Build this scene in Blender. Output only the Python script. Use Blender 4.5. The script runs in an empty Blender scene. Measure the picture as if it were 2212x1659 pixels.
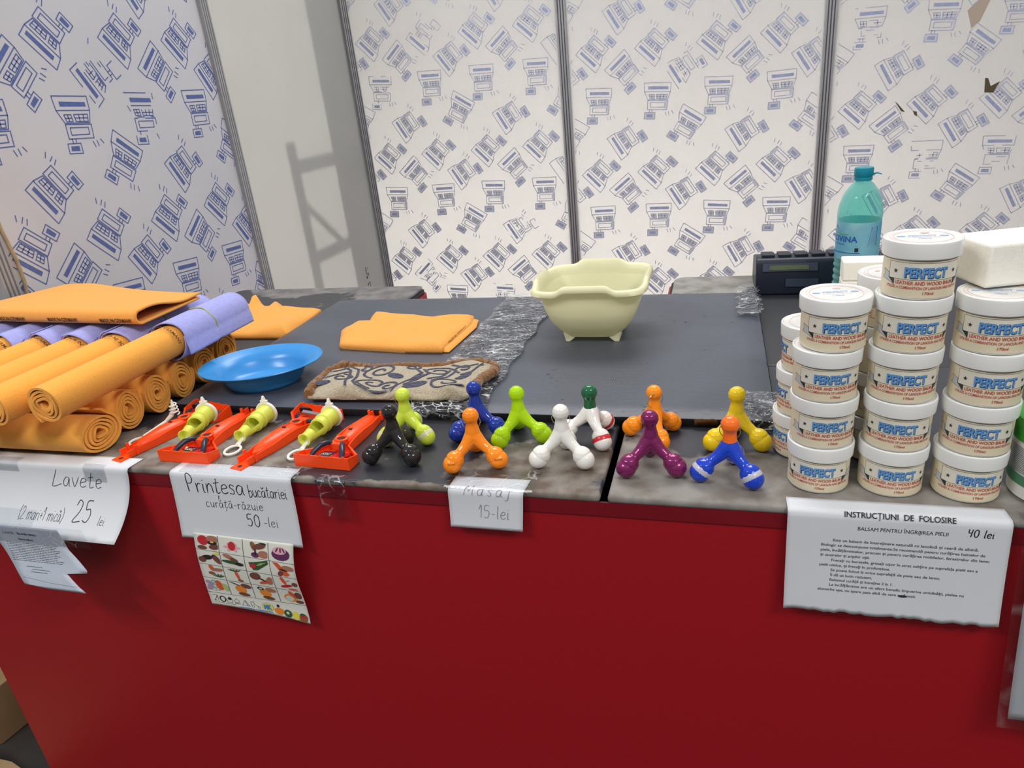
import bpy, bmesh, math, random
import numpy as np
from mathutils import Vector, Matrix
R = math.radians
PI = math.pi
random.seed(7)
sc = bpy.context.scene
C = sc.collection
# ------------------------------------------------------------------ camera
CAM = Vector((0, 0, 1.457))
RM = Matrix(((0.9610043594, -0.0158041065, 0.2760812406),
             (0.2591725776, 0.3996418011, -0.8792701552),
             (-0.0964375251, 0.9165351390, 0.3881535041)))
FPX = 1517.744
cam_d = bpy.data.cameras.new('camera')
cam_d.sensor_width = 36
cam_d.lens = 24.701
cam_d.clip_start = 0.01
cam = bpy.data.objects.new('camera', cam_d)
C.objects.link(cam)
cam.matrix_world = Matrix.Translation(CAM) @ RM.to_4x4()
sc.camera = cam
# ------------------------------------------------------------------ world, lamps, exposure
sc.view_settings.view_transform = 'Standard'
sc.view_settings.look = 'None'
sc.view_settings.gamma = 1
sc.view_settings.use_curve_mapping = False
sc.view_settings.exposure = 0.0
w = bpy.data.worlds.new('hall')
sc.world = w
w.use_nodes = True
wn = w.node_tree.nodes
wl = w.node_tree.links
bg = wn['Background']
tc = wn.new('ShaderNodeTexCoord')
sx = wn.new('ShaderNodeSeparateXYZ')
wl.new(tc.outputs['Generated'], sx.inputs[0])
mr = wn.new('ShaderNodeMapRange')
mr.inputs[1].default_value = -0.4
mr.inputs[2].default_value = 0.7
wl.new(sx.outputs[2], mr.inputs[0])
mx = wn.new('ShaderNodeMix')
mx.data_type = 'RGBA'
mx.inputs[6].default_value = (0.16, 0.15, 0.15, 1)
mx.inputs[7].default_value = (0.86, 0.87, 0.90, 1)
wl.new(mr.outputs[0], mx.inputs[0])
wl.new(mx.outputs[2], bg.inputs[0])
bg.inputs[1].default_value = 0.58


def area(name, loc, target, size, sizey, power, col=(1, 1, 1)):
    l = bpy.data.lights.new(name, 'AREA')
    l.shape = 'RECTANGLE'
    l.size = size
    l.size_y = sizey
    l.energy = power
    l.color = col
    o = bpy.data.objects.new(name, l)
    C.objects.link(o)
    o.location = loc
    d = Vector(target) - Vector(loc)
    o.rotation_euler = d.to_track_quat('-Z', 'Y').to_euler()
    return o


# the hall's ceiling lamps, over and behind the stall, and daylight reaching the backs of the panels
area('hall_ceiling_light', (-0.5, 2.75, 4.1), (-0.45, 1.1, 0.9), 2.4, 1.2, 80, (1, 0.98, 0.95))
area('hall_ceiling_light', (-2.2, -1.2, 3.9), (-0.3, 1.0, 0.9), 1.4, 0.3, 62, (0.98, 0.98, 1))
area('hall_ceiling_light', (1.9, -1.0, 3.9), (-0.3, 1.0, 0.9), 1.4, 0.3, 62, (1, 0.98, 0.95))
area('daylight_behind_back', (-0.7, 4.7, 0.35), (-0.6, 3.2, 0.7), 3.6, 1.0, 180, (1, 0.965, 0.925))
area('daylight_behind_side', (-4.4, 2.2, 0.8), (-1.6, 2.5, 1.1), 0.7, 0.5, 120, (1, 0.95, 0.86))

ZC = 0.95


def at(px, py, axis, val):
    """point of the ray through a pixel of the photograph on the plane axis = val (world metres)"""
    d = RM @ Vector(((px - 1106) / FPX, -(py - 829.5) / FPX, -1))
    t = (val - CAM[axis]) / d[axis]
    return CAM + d * t


# ------------------------------------------------------------------ materials
def srgb(r, g, b):
    f = lambda c: (c / 255 / 12.92) if c / 255 <= 0.04045 else ((c / 255 + 0.055) / 1.055) ** 2.4
    return (f(r), f(g), f(b), 1)


def mat(name, col, rough=0.5, spec=0.5, metal=0, trans=0, ior=1.45, noise=0, nscale=40, bump=0, bscale=80, sheen=0,
        sss=0, coat=0, alpha=1, col2=None, transl=0, stretch=None, bdist=0.002):
    m = bpy.data.materials.new(name)
    m.use_nodes = True
    n = m.node_tree.nodes
    l = m.node_tree.links
    b = n['Principled BSDF']
    b.inputs['Base Color'].default_value = col
    b.inputs['Roughness'].default_value = rough
    b.inputs['Specular IOR Level'].default_value = spec
    b.inputs['Metallic'].default_value = metal
    b.inputs['Transmission Weight'].default_value = trans
    b.inputs['IOR'].default_value = ior
    b.inputs['Sheen Weight'].default_value = sheen
    b.inputs['Coat Weight'].default_value = coat
    b.inputs['Alpha'].default_value = alpha
    if sss:
        b.inputs['Subsurface Weight'].default_value = sss
        b.inputs['Subsurface Radius'].default_value = (0.01, 0.01, 0.01)
        b.inputs['Subsurface Scale'].default_value = 0.5
    co = n.new('ShaderNodeTexCoord')
    vec = co.outputs['Object']
    if stretch:
        mp = n.new('ShaderNodeMapping')
        mp.inputs['Scale'].default_value = stretch
        l.new(vec, mp.inputs[0])
        vec = mp.outputs[0]
    if noise or col2:
        nz = n.new('ShaderNodeTexNoise')
        nz.inputs['Scale'].default_value = nscale
        nz.inputs['Detail'].default_value = 6
        l.new(vec, nz.inputs['Vector'])
        mxn = n.new('ShaderNodeMix')
        mxn.data_type = 'RGBA'
        c2 = col2 if col2 else tuple(c * (1 - noise) for c in col[:3]) + (1,)
        mxn.inputs[6].default_value = col
        mxn.inputs[7].default_value = c2
        rp = n.new('ShaderNodeMapRange')
        rp.inputs[1].default_value = 0.35
        rp.inputs[2].default_value = 0.68
        l.new(nz.outputs[0], rp.inputs[0])
        l.new(rp.outputs[0], mxn.inputs[0])
        l.new(mxn.outputs[2], b.inputs['Base Color'])
    if bump:
        nb = n.new('ShaderNodeTexNoise')
        nb.inputs['Scale'].default_value = bscale
        nb.inputs['Detail'].default_value = 5
        l.new(vec, nb.inputs['Vector'])
        bp = n.new('ShaderNodeBump')
        bp.inputs['Strength'].default_value = bump
        bp.inputs['Distance'].default_value = bdist
        l.new(nb.outputs[0], bp.inputs['Height'])
        l.new(bp.outputs[0], b.inputs['Normal'])
    if transl:
        tr = n.new('ShaderNodeBsdfTranslucent')
        tr.inputs[0].default_value = col
        ms = n.new('ShaderNodeMixShader')
        ms.inputs[0].default_value = transl
        l.new(b.outputs[0], ms.inputs[1])
        l.new(tr.outputs[0], ms.inputs[2])
        l.new(ms.outputs[0], n['Material Output'].inputs[0])
    return m


def worn(name, base, gray, brown, thr, spots, rough=0.42, nscale=9, wmin=0.06, edge=0.0):
    """vinyl worn through to its grey backing; spots = (x, y, radius, weight) in object space"""
    m = bpy.data.materials.new(name)
    m.use_nodes = True
    n = m.node_tree.nodes
    l = m.node_tree.links
    b = n['Principled BSDF']
    co = n.new('ShaderNodeTexCoord')
    nz = n.new('ShaderNodeTexNoise')
    nz.inputs['Scale'].default_value = nscale
    nz.inputs['Detail'].default_value = 8
    nz.inputs['Roughness'].default_value = 0.62
    l.new(co.outputs['Object'], nz.inputs['Vector'])
    acc = nz.outputs[0]
    for (x, y, r, wt) in spots:
        d = n.new('ShaderNodeVectorMath')
        d.operation = 'DISTANCE'
        d.inputs[1].default_value = (x, y, 0.95)
        l.new(co.outputs['Object'], d.inputs[0])
        q = n.new('ShaderNodeMapRange')
        q.inputs[1].default_value = r
        q.inputs[2].default_value = r * 0.3
        q.inputs[3].default_value = 0
        q.inputs[4].default_value = wt
        l.new(d.outputs['Value'], q.inputs[0])
        a = n.new('ShaderNodeMath')
        a.operation = 'ADD'
        l.new(acc, a.inputs[0])
        l.new(q.outputs[0], a.inputs[1])
        acc = a.outputs[0]
    if edge:
        se = n.new('ShaderNodeSeparateXYZ')
        l.new(co.outputs['Object'], se.inputs[0])
        e1 = n.new('ShaderNodeMapRange')
        e1.inputs[1].default_value = 0.012
        e1.inputs[2].default_value = 0.001
        e1.inputs[3].default_value = 0
        e1.inputs[4].default_value = edge
        l.new(se.outputs[1], e1.inputs[0])
        n5 = n.new('ShaderNodeTexNoise')
        n5.inputs['Scale'].default_value = 38
        n5.inputs['Detail'].default_value = 5
        l.new(co.outputs['Object'], n5.inputs['Vector'])
        e2 = n.new('ShaderNodeMath')
        e2.operation = 'MULTIPLY'
        l.new(e1.outputs[0], e2.inputs[0])
        l.new(n5.outputs[0], e2.inputs[1])
        e3 = n.new('ShaderNodeMath')
        e3.operation = 'ADD'
        l.new(acc, e3.inputs[0])
        l.new(e2.outputs[0], e3.inputs[1])
        acc = e3.outputs[0]
    st = n.new('ShaderNodeMapRange')
    st.inputs[1].default_value = thr
    st.inputs[2].default_value = thr + wmin
    l.new(acc, st.inputs[0])
    n2 = n.new('ShaderNodeTexNoise')
    n2.inputs['Scale'].default_value = 22
    n2.inputs['Detail'].default_value = 7
    l.new(co.outputs['Object'], n2.inputs['Vector'])
    r2 = n.new('ShaderNodeMapRange')
    r2.inputs[1].default_value = 0.4
    r2.inputs[2].default_value = 0.62
    l.new(n2.outputs[0], r2.inputs[0])
    mg = n.new('ShaderNodeMix')
    mg.data_type = 'RGBA'
    mg.inputs[6].default_value = gray
    mg.inputs[7].default_value = brown
    l.new(r2.outputs[0], mg.inputs[0])
    mb = n.new('ShaderNodeMix')
    mb.data_type = 'RGBA'
    mb.inputs[6].default_value = base
    l.new(mg.outputs[2], mb.inputs[7])
    l.new(st.outputs[0], mb.inputs[0])
    l.new(mb.outputs[2], b.inputs['Base Color'])
    rr = n.new('ShaderNodeMapRange')
    rr.inputs[3].default_value = rough
    rr.inputs[4].default_value = 0.85
    l.new(st.outputs[0], rr.inputs[0])
    l.new(rr.outputs[0], b.inputs['Roughness'])
    n3 = n.new('ShaderNodeTexNoise')
    n3.inputs['Scale'].default_value = 140
    n3.inputs['Detail'].default_value = 4
    l.new(co.outputs['Object'], n3.inputs['Vector'])
    sub = n.new('ShaderNodeMath')
    sub.operation = 'SUBTRACT'
    mu = n.new('ShaderNodeMath')
    mu.operation = 'MULTIPLY'
    mu.inputs[1].default_value = 0.6
    l.new(n3.outputs[0], mu.inputs[0])
    l.new(mu.outputs[0], sub.inputs[0])
    l.new(st.outputs[0], sub.inputs[1])
    bp = n.new('ShaderNodeBump')
    bp.inputs['Strength'].default_value = 0.5
    bp.inputs['Distance'].default_value = 0.0006
    l.new(sub.outputs[0], bp.inputs['Height'])
    l.new(bp.outputs[0], b.inputs['Normal'])
    return m


M = {}
M['red'] = worn('red_vinyl', srgb(158, 10, 24), srgb(122, 30, 30), srgb(112, 34, 30), 0.72, [], 0.5, 7, 0.22)
M['panel_cream'] = mat('panel_cream', srgb(220, 219, 217), 0.45, 0.35, noise=0.04, nscale=3, transl=0.5)
M['panel_plain'] = mat('panel_plain', srgb(214, 214, 212), 0.4, 0.4, noise=0.07, nscale=4, transl=0.5)
M['panel_left'] = mat('panel_left', srgb(206, 207, 213), 0.4, 0.4, noise=0.06, nscale=2.5)
M['ink'] = mat('ink', srgb(98, 114, 172), 0.6, 0.2, noise=0.2, nscale=90)
M['ink_faded'] = mat('ink_faded', srgb(160, 170, 206), 0.6, 0.2, col2=srgb(178, 186, 214), nscale=60)
M['ink_line'] = mat('ink_line', srgb(180, 186, 206), 0.6, 0.2, col2=srgb(202, 206, 218), nscale=30)
M['ink_haze'] = mat('ink_haze', srgb(212, 215, 226), 0.6, 0.2, col2=srgb(224, 225, 231), nscale=40)
M['alu'] = mat('alu', srgb(172, 173, 176), 0.4, 0.5, metal=0.25, noise=0.10, nscale=12, bump=0.05)
M['groove'] = mat('groove', srgb(112, 114, 118), 0.6)
M['scuff'] = mat('scuff', srgb(92, 82, 58), 0.8)
M['glue'] = mat('glue', srgb(188, 172, 156), 0.8)
M['string'] = mat('string', srgb(176, 160, 132), 0.8, noise=0.2, nscale=60)
M['concrete'] = mat('concrete', srgb(58, 53, 50), 0.8, noise=0.3, nscale=6, bump=0.2)
M['red_hem'] = mat('red_hem', srgb(122, 14, 28), 0.5, 0.38, noise=0.12, nscale=8, bump=0.1, bscale=260, bdist=0.0006)
M['black_vinyl'] = mat('black_vinyl', srgb(50, 52, 58), 0.42, 0.5, noise=0.3, nscale=14, bump=0.25, bscale=50)
M['board_vinyl'] = mat('board_vinyl', srgb(80, 84, 95), 0.42, 0.6, noise=0.16, nscale=5, bump=0.42, bscale=70, stretch=(1, 1.6, 1), bdist=0.0014)
M['edge_black'] = mat('edge_black', srgb(26, 26, 29), 0.5, 0.4, noise=0.3, nscale=40, bump=0.3)
M['wood_raw'] = mat('wood_raw', srgb(104, 74, 48), 0.85, 0.1, noise=0.55, nscale=50, stretch=(0.4, 1, 4), bump=0.5)
M['film'] = mat('film', (1, 1, 1, 1), 0.10, 0.6, bump=0.0)
M['water'] = mat('water', (0.95, 0.98, 0.9, 1), 0.02, 0.5, trans=1, ior=1.33)
M['droplet'] = mat('droplet', (1, 1, 1, 1), 0.02, 0.6, trans=1, ior=1.33)
M['felt'] = mat('felt', srgb(244, 170, 76), 0.95, 0.08, noise=0.07, nscale=420, bump=0.55, bscale=520, sheen=0.12, bdist=0.0012)
M['felt_flat'] = mat('felt_flat', srgb(236, 164, 80), 0.95, 0.08, noise=0.07, nscale=300, bump=0.5, bscale=380, sheen=0.12, bdist=0.0014)
M['lavender'] = mat('lavender', srgb(164, 166, 224), 0.95, 0.08, noise=0.10, nscale=140, bump=0.45, bscale=480, sheen=0.1, bdist=0.001)
M['rubber'] = mat('rubber', srgb(168, 176, 90), 0.6)
M['print_dark'] = mat('print_dark', srgb(78, 62, 48), 0.9, 0.1)
M['blue_plate'] = mat('blue_plate', srgb(58, 142, 208), 0.28, 0.5, noise=0.05, nscale=20)
M['terry'] = mat('terry', srgb(184, 171, 146), 1, 0.05, noise=0.28, nscale=260, bump=1.0, bscale=330, sheen=0.3, bdist=0.003)
M['terry_navy'] = mat('terry_navy', srgb(66, 68, 92), 1, 0.05, col2=srgb(104, 102, 112), nscale=200, bump=1.0, bscale=330, bdist=0.003)
M['fuzz'] = mat('fuzz', srgb(142, 98, 56), 1, 0.05, noise=0.35, nscale=160, bump=1.0, bscale=240, sheen=0.4, bdist=0.004)
M['basin'] = mat('basin', srgb(248, 245, 208), 0.38, 0.4, noise=0.04, nscale=9, transl=0.28)
M['peeler'] = mat('peeler', srgb(255, 78, 22), 0.30, 0.45, sss=0.15)
M['dark_hole'] = mat('dark_hole', srgb(64, 26, 14), 0.7)
M['navy_plastic'] = mat('navy_plastic', srgb(44, 46, 64), 0.25, 0.5)
M['blade_red'] = mat('blade_red', srgb(196, 34, 38), 0.3)
M['blade_navy'] = mat('blade_navy', srgb(48, 46, 80), 0.3)
M['steel'] = mat('steel', srgb(190, 192, 196), 0.22, metal=1)
M['steel_dark'] = mat('steel_dark', srgb(92, 96, 100), 0.55, metal=0.3)
M['juicer'] = mat('juicer', srgb(236, 243, 104), 0.3, 0.4, sss=0.35, transl=0.25)
M['white_plastic'] = mat('white_plastic', srgb(240, 238, 226), 0.32, 0.45, sss=0.1)
M['jar_white'] = mat('jar_white', srgb(228, 228, 224), 0.25, 0.5, sss=0.1)
M['label_cream'] = mat('label_cream', srgb(226, 214, 184), 0.38, 0.4)
M['label_banner'] = mat('label_banner', srgb(226, 221, 204), 0.38, 0.4)
M['label_gray'] = mat('label_gray', srgb(188, 192, 192), 0.4)
M['label_black'] = mat('label_black', srgb(46, 48, 54), 0.45)
M['label_blue'] = mat('label_blue', srgb(92, 148, 205), 0.4)
M['label_navy'] = mat('label_navy', srgb(48, 78, 116), 0.4)
M['label_red'] = mat('label_red', srgb(192, 74, 72), 0.4)
M['lid_blue'] = mat('lid_blue', srgb(172, 200, 232), 0.3)
M['lid_pink'] = mat('lid_pink', srgb(236, 196, 190), 0.3)
M['foam'] = mat('foam', srgb(246, 242, 230), 0.95, 0.05, noise=0.03, nscale=200, bump=0.3, bscale=700, sss=0.2)
M['pos'] = mat('pos', srgb(30, 36, 50), 0.4, 0.5, bump=0.1, bscale=300)
M['pos_light'] = mat('pos_light', srgb(64, 72, 88), 0.35, 0.5)
M['lcd'] = mat('lcd', srgb(92, 104, 74), 0.2)
M['cap_teal'] = mat('cap_teal', srgb(20, 140, 160), 0.35, 0.5)
M['paper'] = mat('paper', srgb(214, 217, 220), 0.7, 0.2, noise=0.03, nscale=12)
M['paper_gray'] = mat('paper_gray', srgb(206, 214, 226), 0.7, 0.2, noise=0.03, nscale=12)
M['pen'] = mat('pen', srgb(46, 46, 66), 0.6)
M['pencil'] = mat('pencil', srgb(128, 130, 146), 0.7)
M['type_gray'] = mat('type_gray', srgb(86, 88, 94), 0.7)
M['type_dark'] = mat('type_dark', srgb(44, 44, 48), 0.7)
M['tape_gray'] = mat('tape_gray', srgb(190, 190, 184), 0.25, 0.5)
M['green_lid'] = mat('green_lid', srgb(52, 150, 44), 0.3, 0.5)
M['green_label'] = mat('green_label', srgb(70, 128, 96), 0.4)
M['cardboard'] = mat('cardboard', srgb(158, 132, 96), 0.85, 0.1, noise=0.12, nscale=10)
M['card_white'] = mat('card_white', srgb(226, 226, 214), 0.45, 0.4)
for k, c in dict(c_skin=(176, 116, 96), c_skin2=(120, 74, 62), c_red=(196, 50, 56), c_orange=(232, 140, 58), c_carrot=(222, 92, 56),
                 c_green=(58, 92, 56), c_lime=(172, 196, 120), c_purple=(98, 52, 92), c_lilac=(168, 144, 178), c_black=(44, 42, 46),
                 c_yellow=(226, 214, 84), c_pink=(226, 168, 176), c_blue=(62, 132, 206), c_brown=(138, 96, 66), c_pale=(200, 216, 196)).items():
    M[k] = mat('card_' + k[2:], srgb(*c), 0.45, 0.4)


def film_mat(name, dens=0.45, fm=0.6, crease=0.0, bscale=26, bstr=1.0, stretch=(1, 1, 1), tint=(0.92, 0.93, 0.95, 1), dist=0.012, rough=0.06):
    m = bpy.data.materials.new(name)
    m.use_nodes = True
    n = m.node_tree.nodes
    l = m.node_tree.links
    n.remove(n['Principled BSDF'])
    co = n.new('ShaderNodeTexCoord')
    mp = n.new('ShaderNodeMapping')
    mp.inputs['Scale'].default_value = stretch
    l.new(co.outputs['Object'], mp.inputs[0])
    nz = n.new('ShaderNodeTexNoise')
    nz.inputs['Scale'].default_value = bscale
    nz.inputs['Detail'].default_value = 3
    nz.inputs['Distortion'].default_value = 0.8
    l.new(mp.outputs[0], nz.inputs['Vector'])
    vo = n.new('ShaderNodeTexVoronoi')
    vo.feature = 'DISTANCE_TO_EDGE'
    vo.inputs['Scale'].default_value = bscale * 1.1
    l.new(mp.outputs[0], vo.inputs['Vector'])
    ad = n.new('ShaderNodeMath')
    ad.operation = 'ADD'
    l.new(nz.outputs[0], ad.inputs[0])
    l.new(vo.outputs['Distance'], ad.inputs[1])
    bp = n.new('ShaderNodeBump')
    bp.inputs['Strength'].default_value = bstr
    bp.inputs['Distance'].default_value = dist
    l.new(ad.outputs[0], bp.inputs['Height'])
    gl = n.new('ShaderNodeBsdfGlossy')
    gl.inputs['Color'].default_value = tint
    gl.inputs['Roughness'].default_value = rough
    l.new(bp.outputs[0], gl.inputs['Normal'])
    tr = n.new('ShaderNodeBsdfTransparent')
    tr.inputs[0].default_value = (0.95, 0.96, 0.97, 1)
    fr = n.new('ShaderNodeFresnel')
    fr.inputs[0].default_value = 1.5
    l.new(bp.outputs[0], fr.inputs['Normal'])
    mu = n.new('ShaderNodeMath')
    mu.operation = 'MULTIPLY_ADD'
    mu.inputs[1].default_value = fm
    mu.inputs[2].default_value = dens * 0.1
    l.new(fr.outputs[0], mu.inputs[0])
    ms = n.new('ShaderNodeMixShader')
    l.new(mu.outputs[0], ms.inputs[0])
    l.new(tr.outputs[0], ms.inputs[1])
    l.new(gl.outputs[0], ms.inputs[2])
    out = ms.outputs[0]
    if crease:
        v2 = n.new('ShaderNodeTexVoronoi')
        v2.feature = 'DISTANCE_TO_EDGE'
        v2.inputs['Scale'].default_value = bscale * 1.6
        n2 = n.new('ShaderNodeTexNoise')
        n2.inputs['Scale'].default_value = 22
        n2.inputs['Detail'].default_value = 4
        l.new(mp.outputs[0], n2.inputs['Vector'])
        va = n.new('ShaderNodeVectorMath')
        va.operation = 'MULTIPLY_ADD'
        va.inputs[1].default_value = (0.03, 0.03, 0.03)
        l.new(n2.outputs['Color'], va.inputs[0])
        l.new(mp.outputs[0], va.inputs[2])
        l.new(va.outputs[0], v2.inputs['Vector'])
        c1 = n.new('ShaderNodeMapRange')
        c1.inputs[1].default_value = 0.07
        c1.inputs[2].default_value = 0.0
        l.new(v2.outputs['Distance'], c1.inputs[0])
        c2 = n.new('ShaderNodeMapRange')
        c2.inputs[1].default_value = 0.46
        c2.inputs[2].default_value = 0.66
        l.new(n2.outputs[0], c2.inputs[0])
        mm_ = n.new('ShaderNodeMath')
        mm_.operation = 'MULTIPLY'
        l.new(c1.outputs[0], mm_.inputs[0])
        l.new(c2.outputs[0], mm_.inputs[1])
        m3 = n.new('ShaderNodeMath')
        m3.operation = 'MULTIPLY'
        m3.inputs[1].default_value = crease
        l.new(mm_.outputs[0], m3.inputs[0])
        df = n.new('ShaderNodeBsdfDiffuse')
        df.inputs[0].default_value = (0.85, 0.87, 0.88, 1)
        ms2 = n.new('ShaderNodeMixShader')
        l.new(m3.outputs[0], ms2.inputs[0])
        l.new(out, ms2.inputs[1])
        l.new(df.outputs[0], ms2.inputs[2])
        out = ms2.outputs[0]
    l.new(out, n['Material Output'].inputs[0])
    return m


M['film'] = film_mat('film', 0.3, 0.9, 0.9, 30, 1.0, (1, 3.0, 1))
M['tape_clear'] = film_mat('tape_clear', 0.3, 0.5, 0.35, 24, 0.4, (1, 1, 1), dist=0.003)
M['sleeve'] = film_mat('sleeve', 0.6, 0.5, 0.1, 6, 0.3, (1, 1, 1), dist=0.004, rough=0.15)


def pet_mat(name, col, rough=0.03, mixg=0.25, bump=0.0):
    """thin-walled tinted plastic: tinted see-through plus a glossy skin"""
    m = bpy.data.materials.new(name)
    m.use_nodes = True
    n = m.node_tree.nodes
    l = m.node_tree.links
    b = n['Principled BSDF']
    b.inputs['Base Color'].default_value = col
    b.inputs['Roughness'].default_value = rough
    tr = n.new('ShaderNodeBsdfTransparent')
    tr.inputs[0].default_value = col
    fr = n.new('ShaderNodeLayerWeight')
    fr.inputs[0].default_value = 0.35
    mu = n.new('ShaderNodeMath')
    mu.operation = 'MULTIPLY_ADD'
    mu.inputs[1].default_value = 0.7
    mu.inputs[2].default_value = mixg
    l.new(fr.outputs['Facing'], mu.inputs[0])
    ms = n.new('ShaderNodeMixShader')
    l.new(mu.outputs[0], ms.inputs[0])
    l.new(tr.outputs[0], ms.inputs[1])
    l.new(b.outputs[0], ms.inputs[2])
    l.new(ms.outputs[0], n['Material Output'].inputs[0])
    return m


M['pet'] = pet_mat('pet', srgb(176, 236, 230), 0.05, 0.10)
M['bottle_label'] = mat('bottle_label', srgb(176, 226, 232), 0.3, 0.4, col2=srgb(104, 176, 218), nscale=14, transl=0.3)
M['bottle_white'] = mat('bottle_white', srgb(206, 232, 236), 0.3, 0.4, transl=0.3)
M['bottle_blue'] = mat('bottle_blue', srgb(40, 92, 176), 0.3, 0.4)
M['bottle_green'] = mat('bottle_green', srgb(92, 168, 92), 0.3, 0.4)


def plastic(name, c, rough=0.16, sss=0.12, metal=0, transl=0, coat=0.3):
    return mat('plastic_' + name, srgb(*c), rough, 0.5, metal=metal, sss=sss, coat=coat, transl=transl)


# ------------------------------------------------------------------ mesh helpers
class MB:
    def __init__(s):
        s.v = []
        s.f = []
        s.m = []
        s.s = []

    def add(s, vs, fs, mi=0, smooth=True):
        o = len(s.v)
        s.v.extend([tuple(p) for p in vs])
        for f in fs:
            s.f.append([i + o for i in f])
            s.m.append(mi)
            s.s.append(smooth)

    def box(s, c, d, mi=0, rot=None):
        x, y, z = d[0] / 2, d[1] / 2, d[2] / 2
        vs = [Vector((a, b, e)) for a in (-x, x) for b in (-y, y) for e in (-z, z)]
        if rot is not None:
            vs = [rot @ p for p in vs]
        vs = [p + Vector(c) for p in vs]
        s.add(vs, [(0, 1, 3, 2), (4, 6, 7, 5), (0, 4, 5, 1), (2, 3, 7, 6), (0, 2, 6, 4), (1, 5, 7, 3)], mi, False)

    def tube(s, path, r, n=10, mi=0, closed=False, caps=True, flat=1.0):
        P = [Vector(p) for p in path]
        k = len(P)
        rs = r if isinstance(r, (list, tuple)) else [r] * k
        vs = []
        prev = None
        for i in range(k):
            if closed:
                t = P[(i + 1) % k] - P[i - 1]
            else:
                t = P[min(i + 1, k - 1)] - P[max(i - 1, 0)]
            t.normalize()
            if prev is None:
                a = Vector((0, 0, 1)) if abs(t.z) < 0.9 else Vector((1, 0, 0))
                u = t.cross(a).normalized()
            else:
                u = (prev - t * prev.dot(t)).normalized()
            prev = u
            q = t.cross(u)
            for j in range(n):
                an = 2 * PI * j / n
                vs.append(P[i] + u * math.cos(an) * rs[i] + q * math.sin(an) * rs[i] * flat)
        fs = []
        for i in range(k if closed else k - 1):
            a = i * n
            b = ((i + 1) % k) * n
            for j in range(n):
                j2 = (j + 1) % n
                fs.append((a + j, a + j2, b + j2, b + j))
        if caps and not closed:
            fs.append(tuple(range(n))[::-1])
            fs.append(tuple((k - 1) * n + j for j in range(n)))
        s.add(vs, fs, mi, True)

    def lathe(s, prof, n=48, mi=0, mt=None, sy=1.0, skip=None):
        vs = []
        for (r, z) in prof:
            for j in range(n):
                a = 2 * PI * j / n
                p = Vector((r * math.cos(a), r * math.sin(a) * sy, z))
                vs.append(mt @ p if mt is not None else p)
        fs = []
        for i in range(len(prof) - 1):
            for j in range(n):
                if skip and skip(i, j):
                    continue
                j2 = (j + 1) % n
                fs.append((i * n + j, i * n + j2, (i + 1) * n + j2, (i + 1) * n + j))
        s.add(vs, fs, mi, True)

    def sphere(s, c, r, n=24, mi=0):
        prof = [(max(1e-5, r * math.sin(PI * i / (n // 2))), -r * math.cos(PI * i / (n // 2))) for i in range(n // 2 + 1)]
        s.lathe(prof, n, mi, Matrix.Translation(Vector(c)))

    def grid(s, fn, nu, nv, mi=0, smooth=True, flip=False):
        vs = [fn(i / nu, j / nv) for j in range(nv + 1) for i in range(nu + 1)]
        fs = []
        for j in range(nv):
            for i in range(nu):
                a = j * (nu + 1) + i
                q = (a, a + 1, a + nu + 2, a + nu + 1)
                fs.append(q[::-1] if flip else q)
        s.add(vs, fs, mi, smooth)

    def poly(s, pts, mi=0, mapf=None, lift=0.0):
        vs = [mapf(p[0], p[1], lift) if mapf else p for p in pts]
        s.add(vs, [tuple(range(len(vs)))], mi, False)

    def prism(s, pts, z0, z1, mi=0):
        k = len(pts)
        vs = [(p[0], p[1], z0) for p in pts] + [(p[0], p[1], z1) for p in pts]
        fs = [tuple(range(k))[::-1], tuple(range(k, 2 * k))]
        for i in range(k):
            j = (i + 1) % k
            fs.append((i, j, k + j, k + i))
        s.add(vs, fs, mi, False)

    def ribbon(s, pts, wd, mapf, mi=0, lift=0.0, closed=False, sub=0):
        P = [Vector((p[0], p[1])) for p in pts]
        if sub:
            Q = []
            for a, b in zip(P, P[1:] + ([P[0]] if closed else [])):
                k = max(1, int((b - a).length / sub))
                for i in range(k):
                    Q.append(a.lerp(b, i / k))
            if not closed:
                Q.append(P[-1])
            P = Q
        k = len(P)
        L, Rr = [], []
        for i in range(k):
            if closed:
                a, b = P[i] - P[i - 1], P[(i + 1) % k] - P[i]
            else:
                a = P[i] - P[i - 1] if i else P[1] - P[0]
                b = P[i + 1] - P[i] if i < k - 1 else a
            if a.length < 1e-9:
                a = b
            if b.length < 1e-9:
                b = a
            if a.length < 1e-9:
                continue
            a = a.normalized()
            b = b.normalized()
            nn = Vector((-(a.y + b.y), a.x + b.x))
            if nn.length < 1e-4:
                nn = Vector((-a.y, a.x)) * 2
            nn.normalize()
            ca = max(0.45, nn.dot(Vector((-a.y, a.x))))
            o = nn * (wd / 2 / ca)
            L.append(P[i] + o)
            Rr.append(P[i] - o)
        vs = []
        for p, q in zip(L, Rr):
            vs.append(mapf(p.x, p.y, lift))
            vs.append(mapf(q.x, q.y, lift))
        k = len(L)
        fs = [(2 * i, 2 * i + 1, 2 * i + 3, 2 * i + 2) for i in range(k - 1)]
        if closed and k > 2:
            fs.append((2 * k - 2, 2 * k - 1, 1, 0))
        s.add(vs, fs, mi, False)

    def text(s, body, mapf, x, y, hgt, mi=0, width=None, align='L', bold=0.0, lift=0.0, sx=1.0, shear=0.0):
        V, F, w0 = text_geo(body, bold)
        k = width / (w0 * hgt) if width else sx
        ww = w0 * hgt * k
        x0 = x - (ww / 2 if align == 'C' else ww if align == 'R' else 0)
        s.add([mapf(x0 + (p[0] + shear * p[1]) * hgt * k, y + p[1] * hgt, lift) for p in V], F, mi, False)
        return ww

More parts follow.
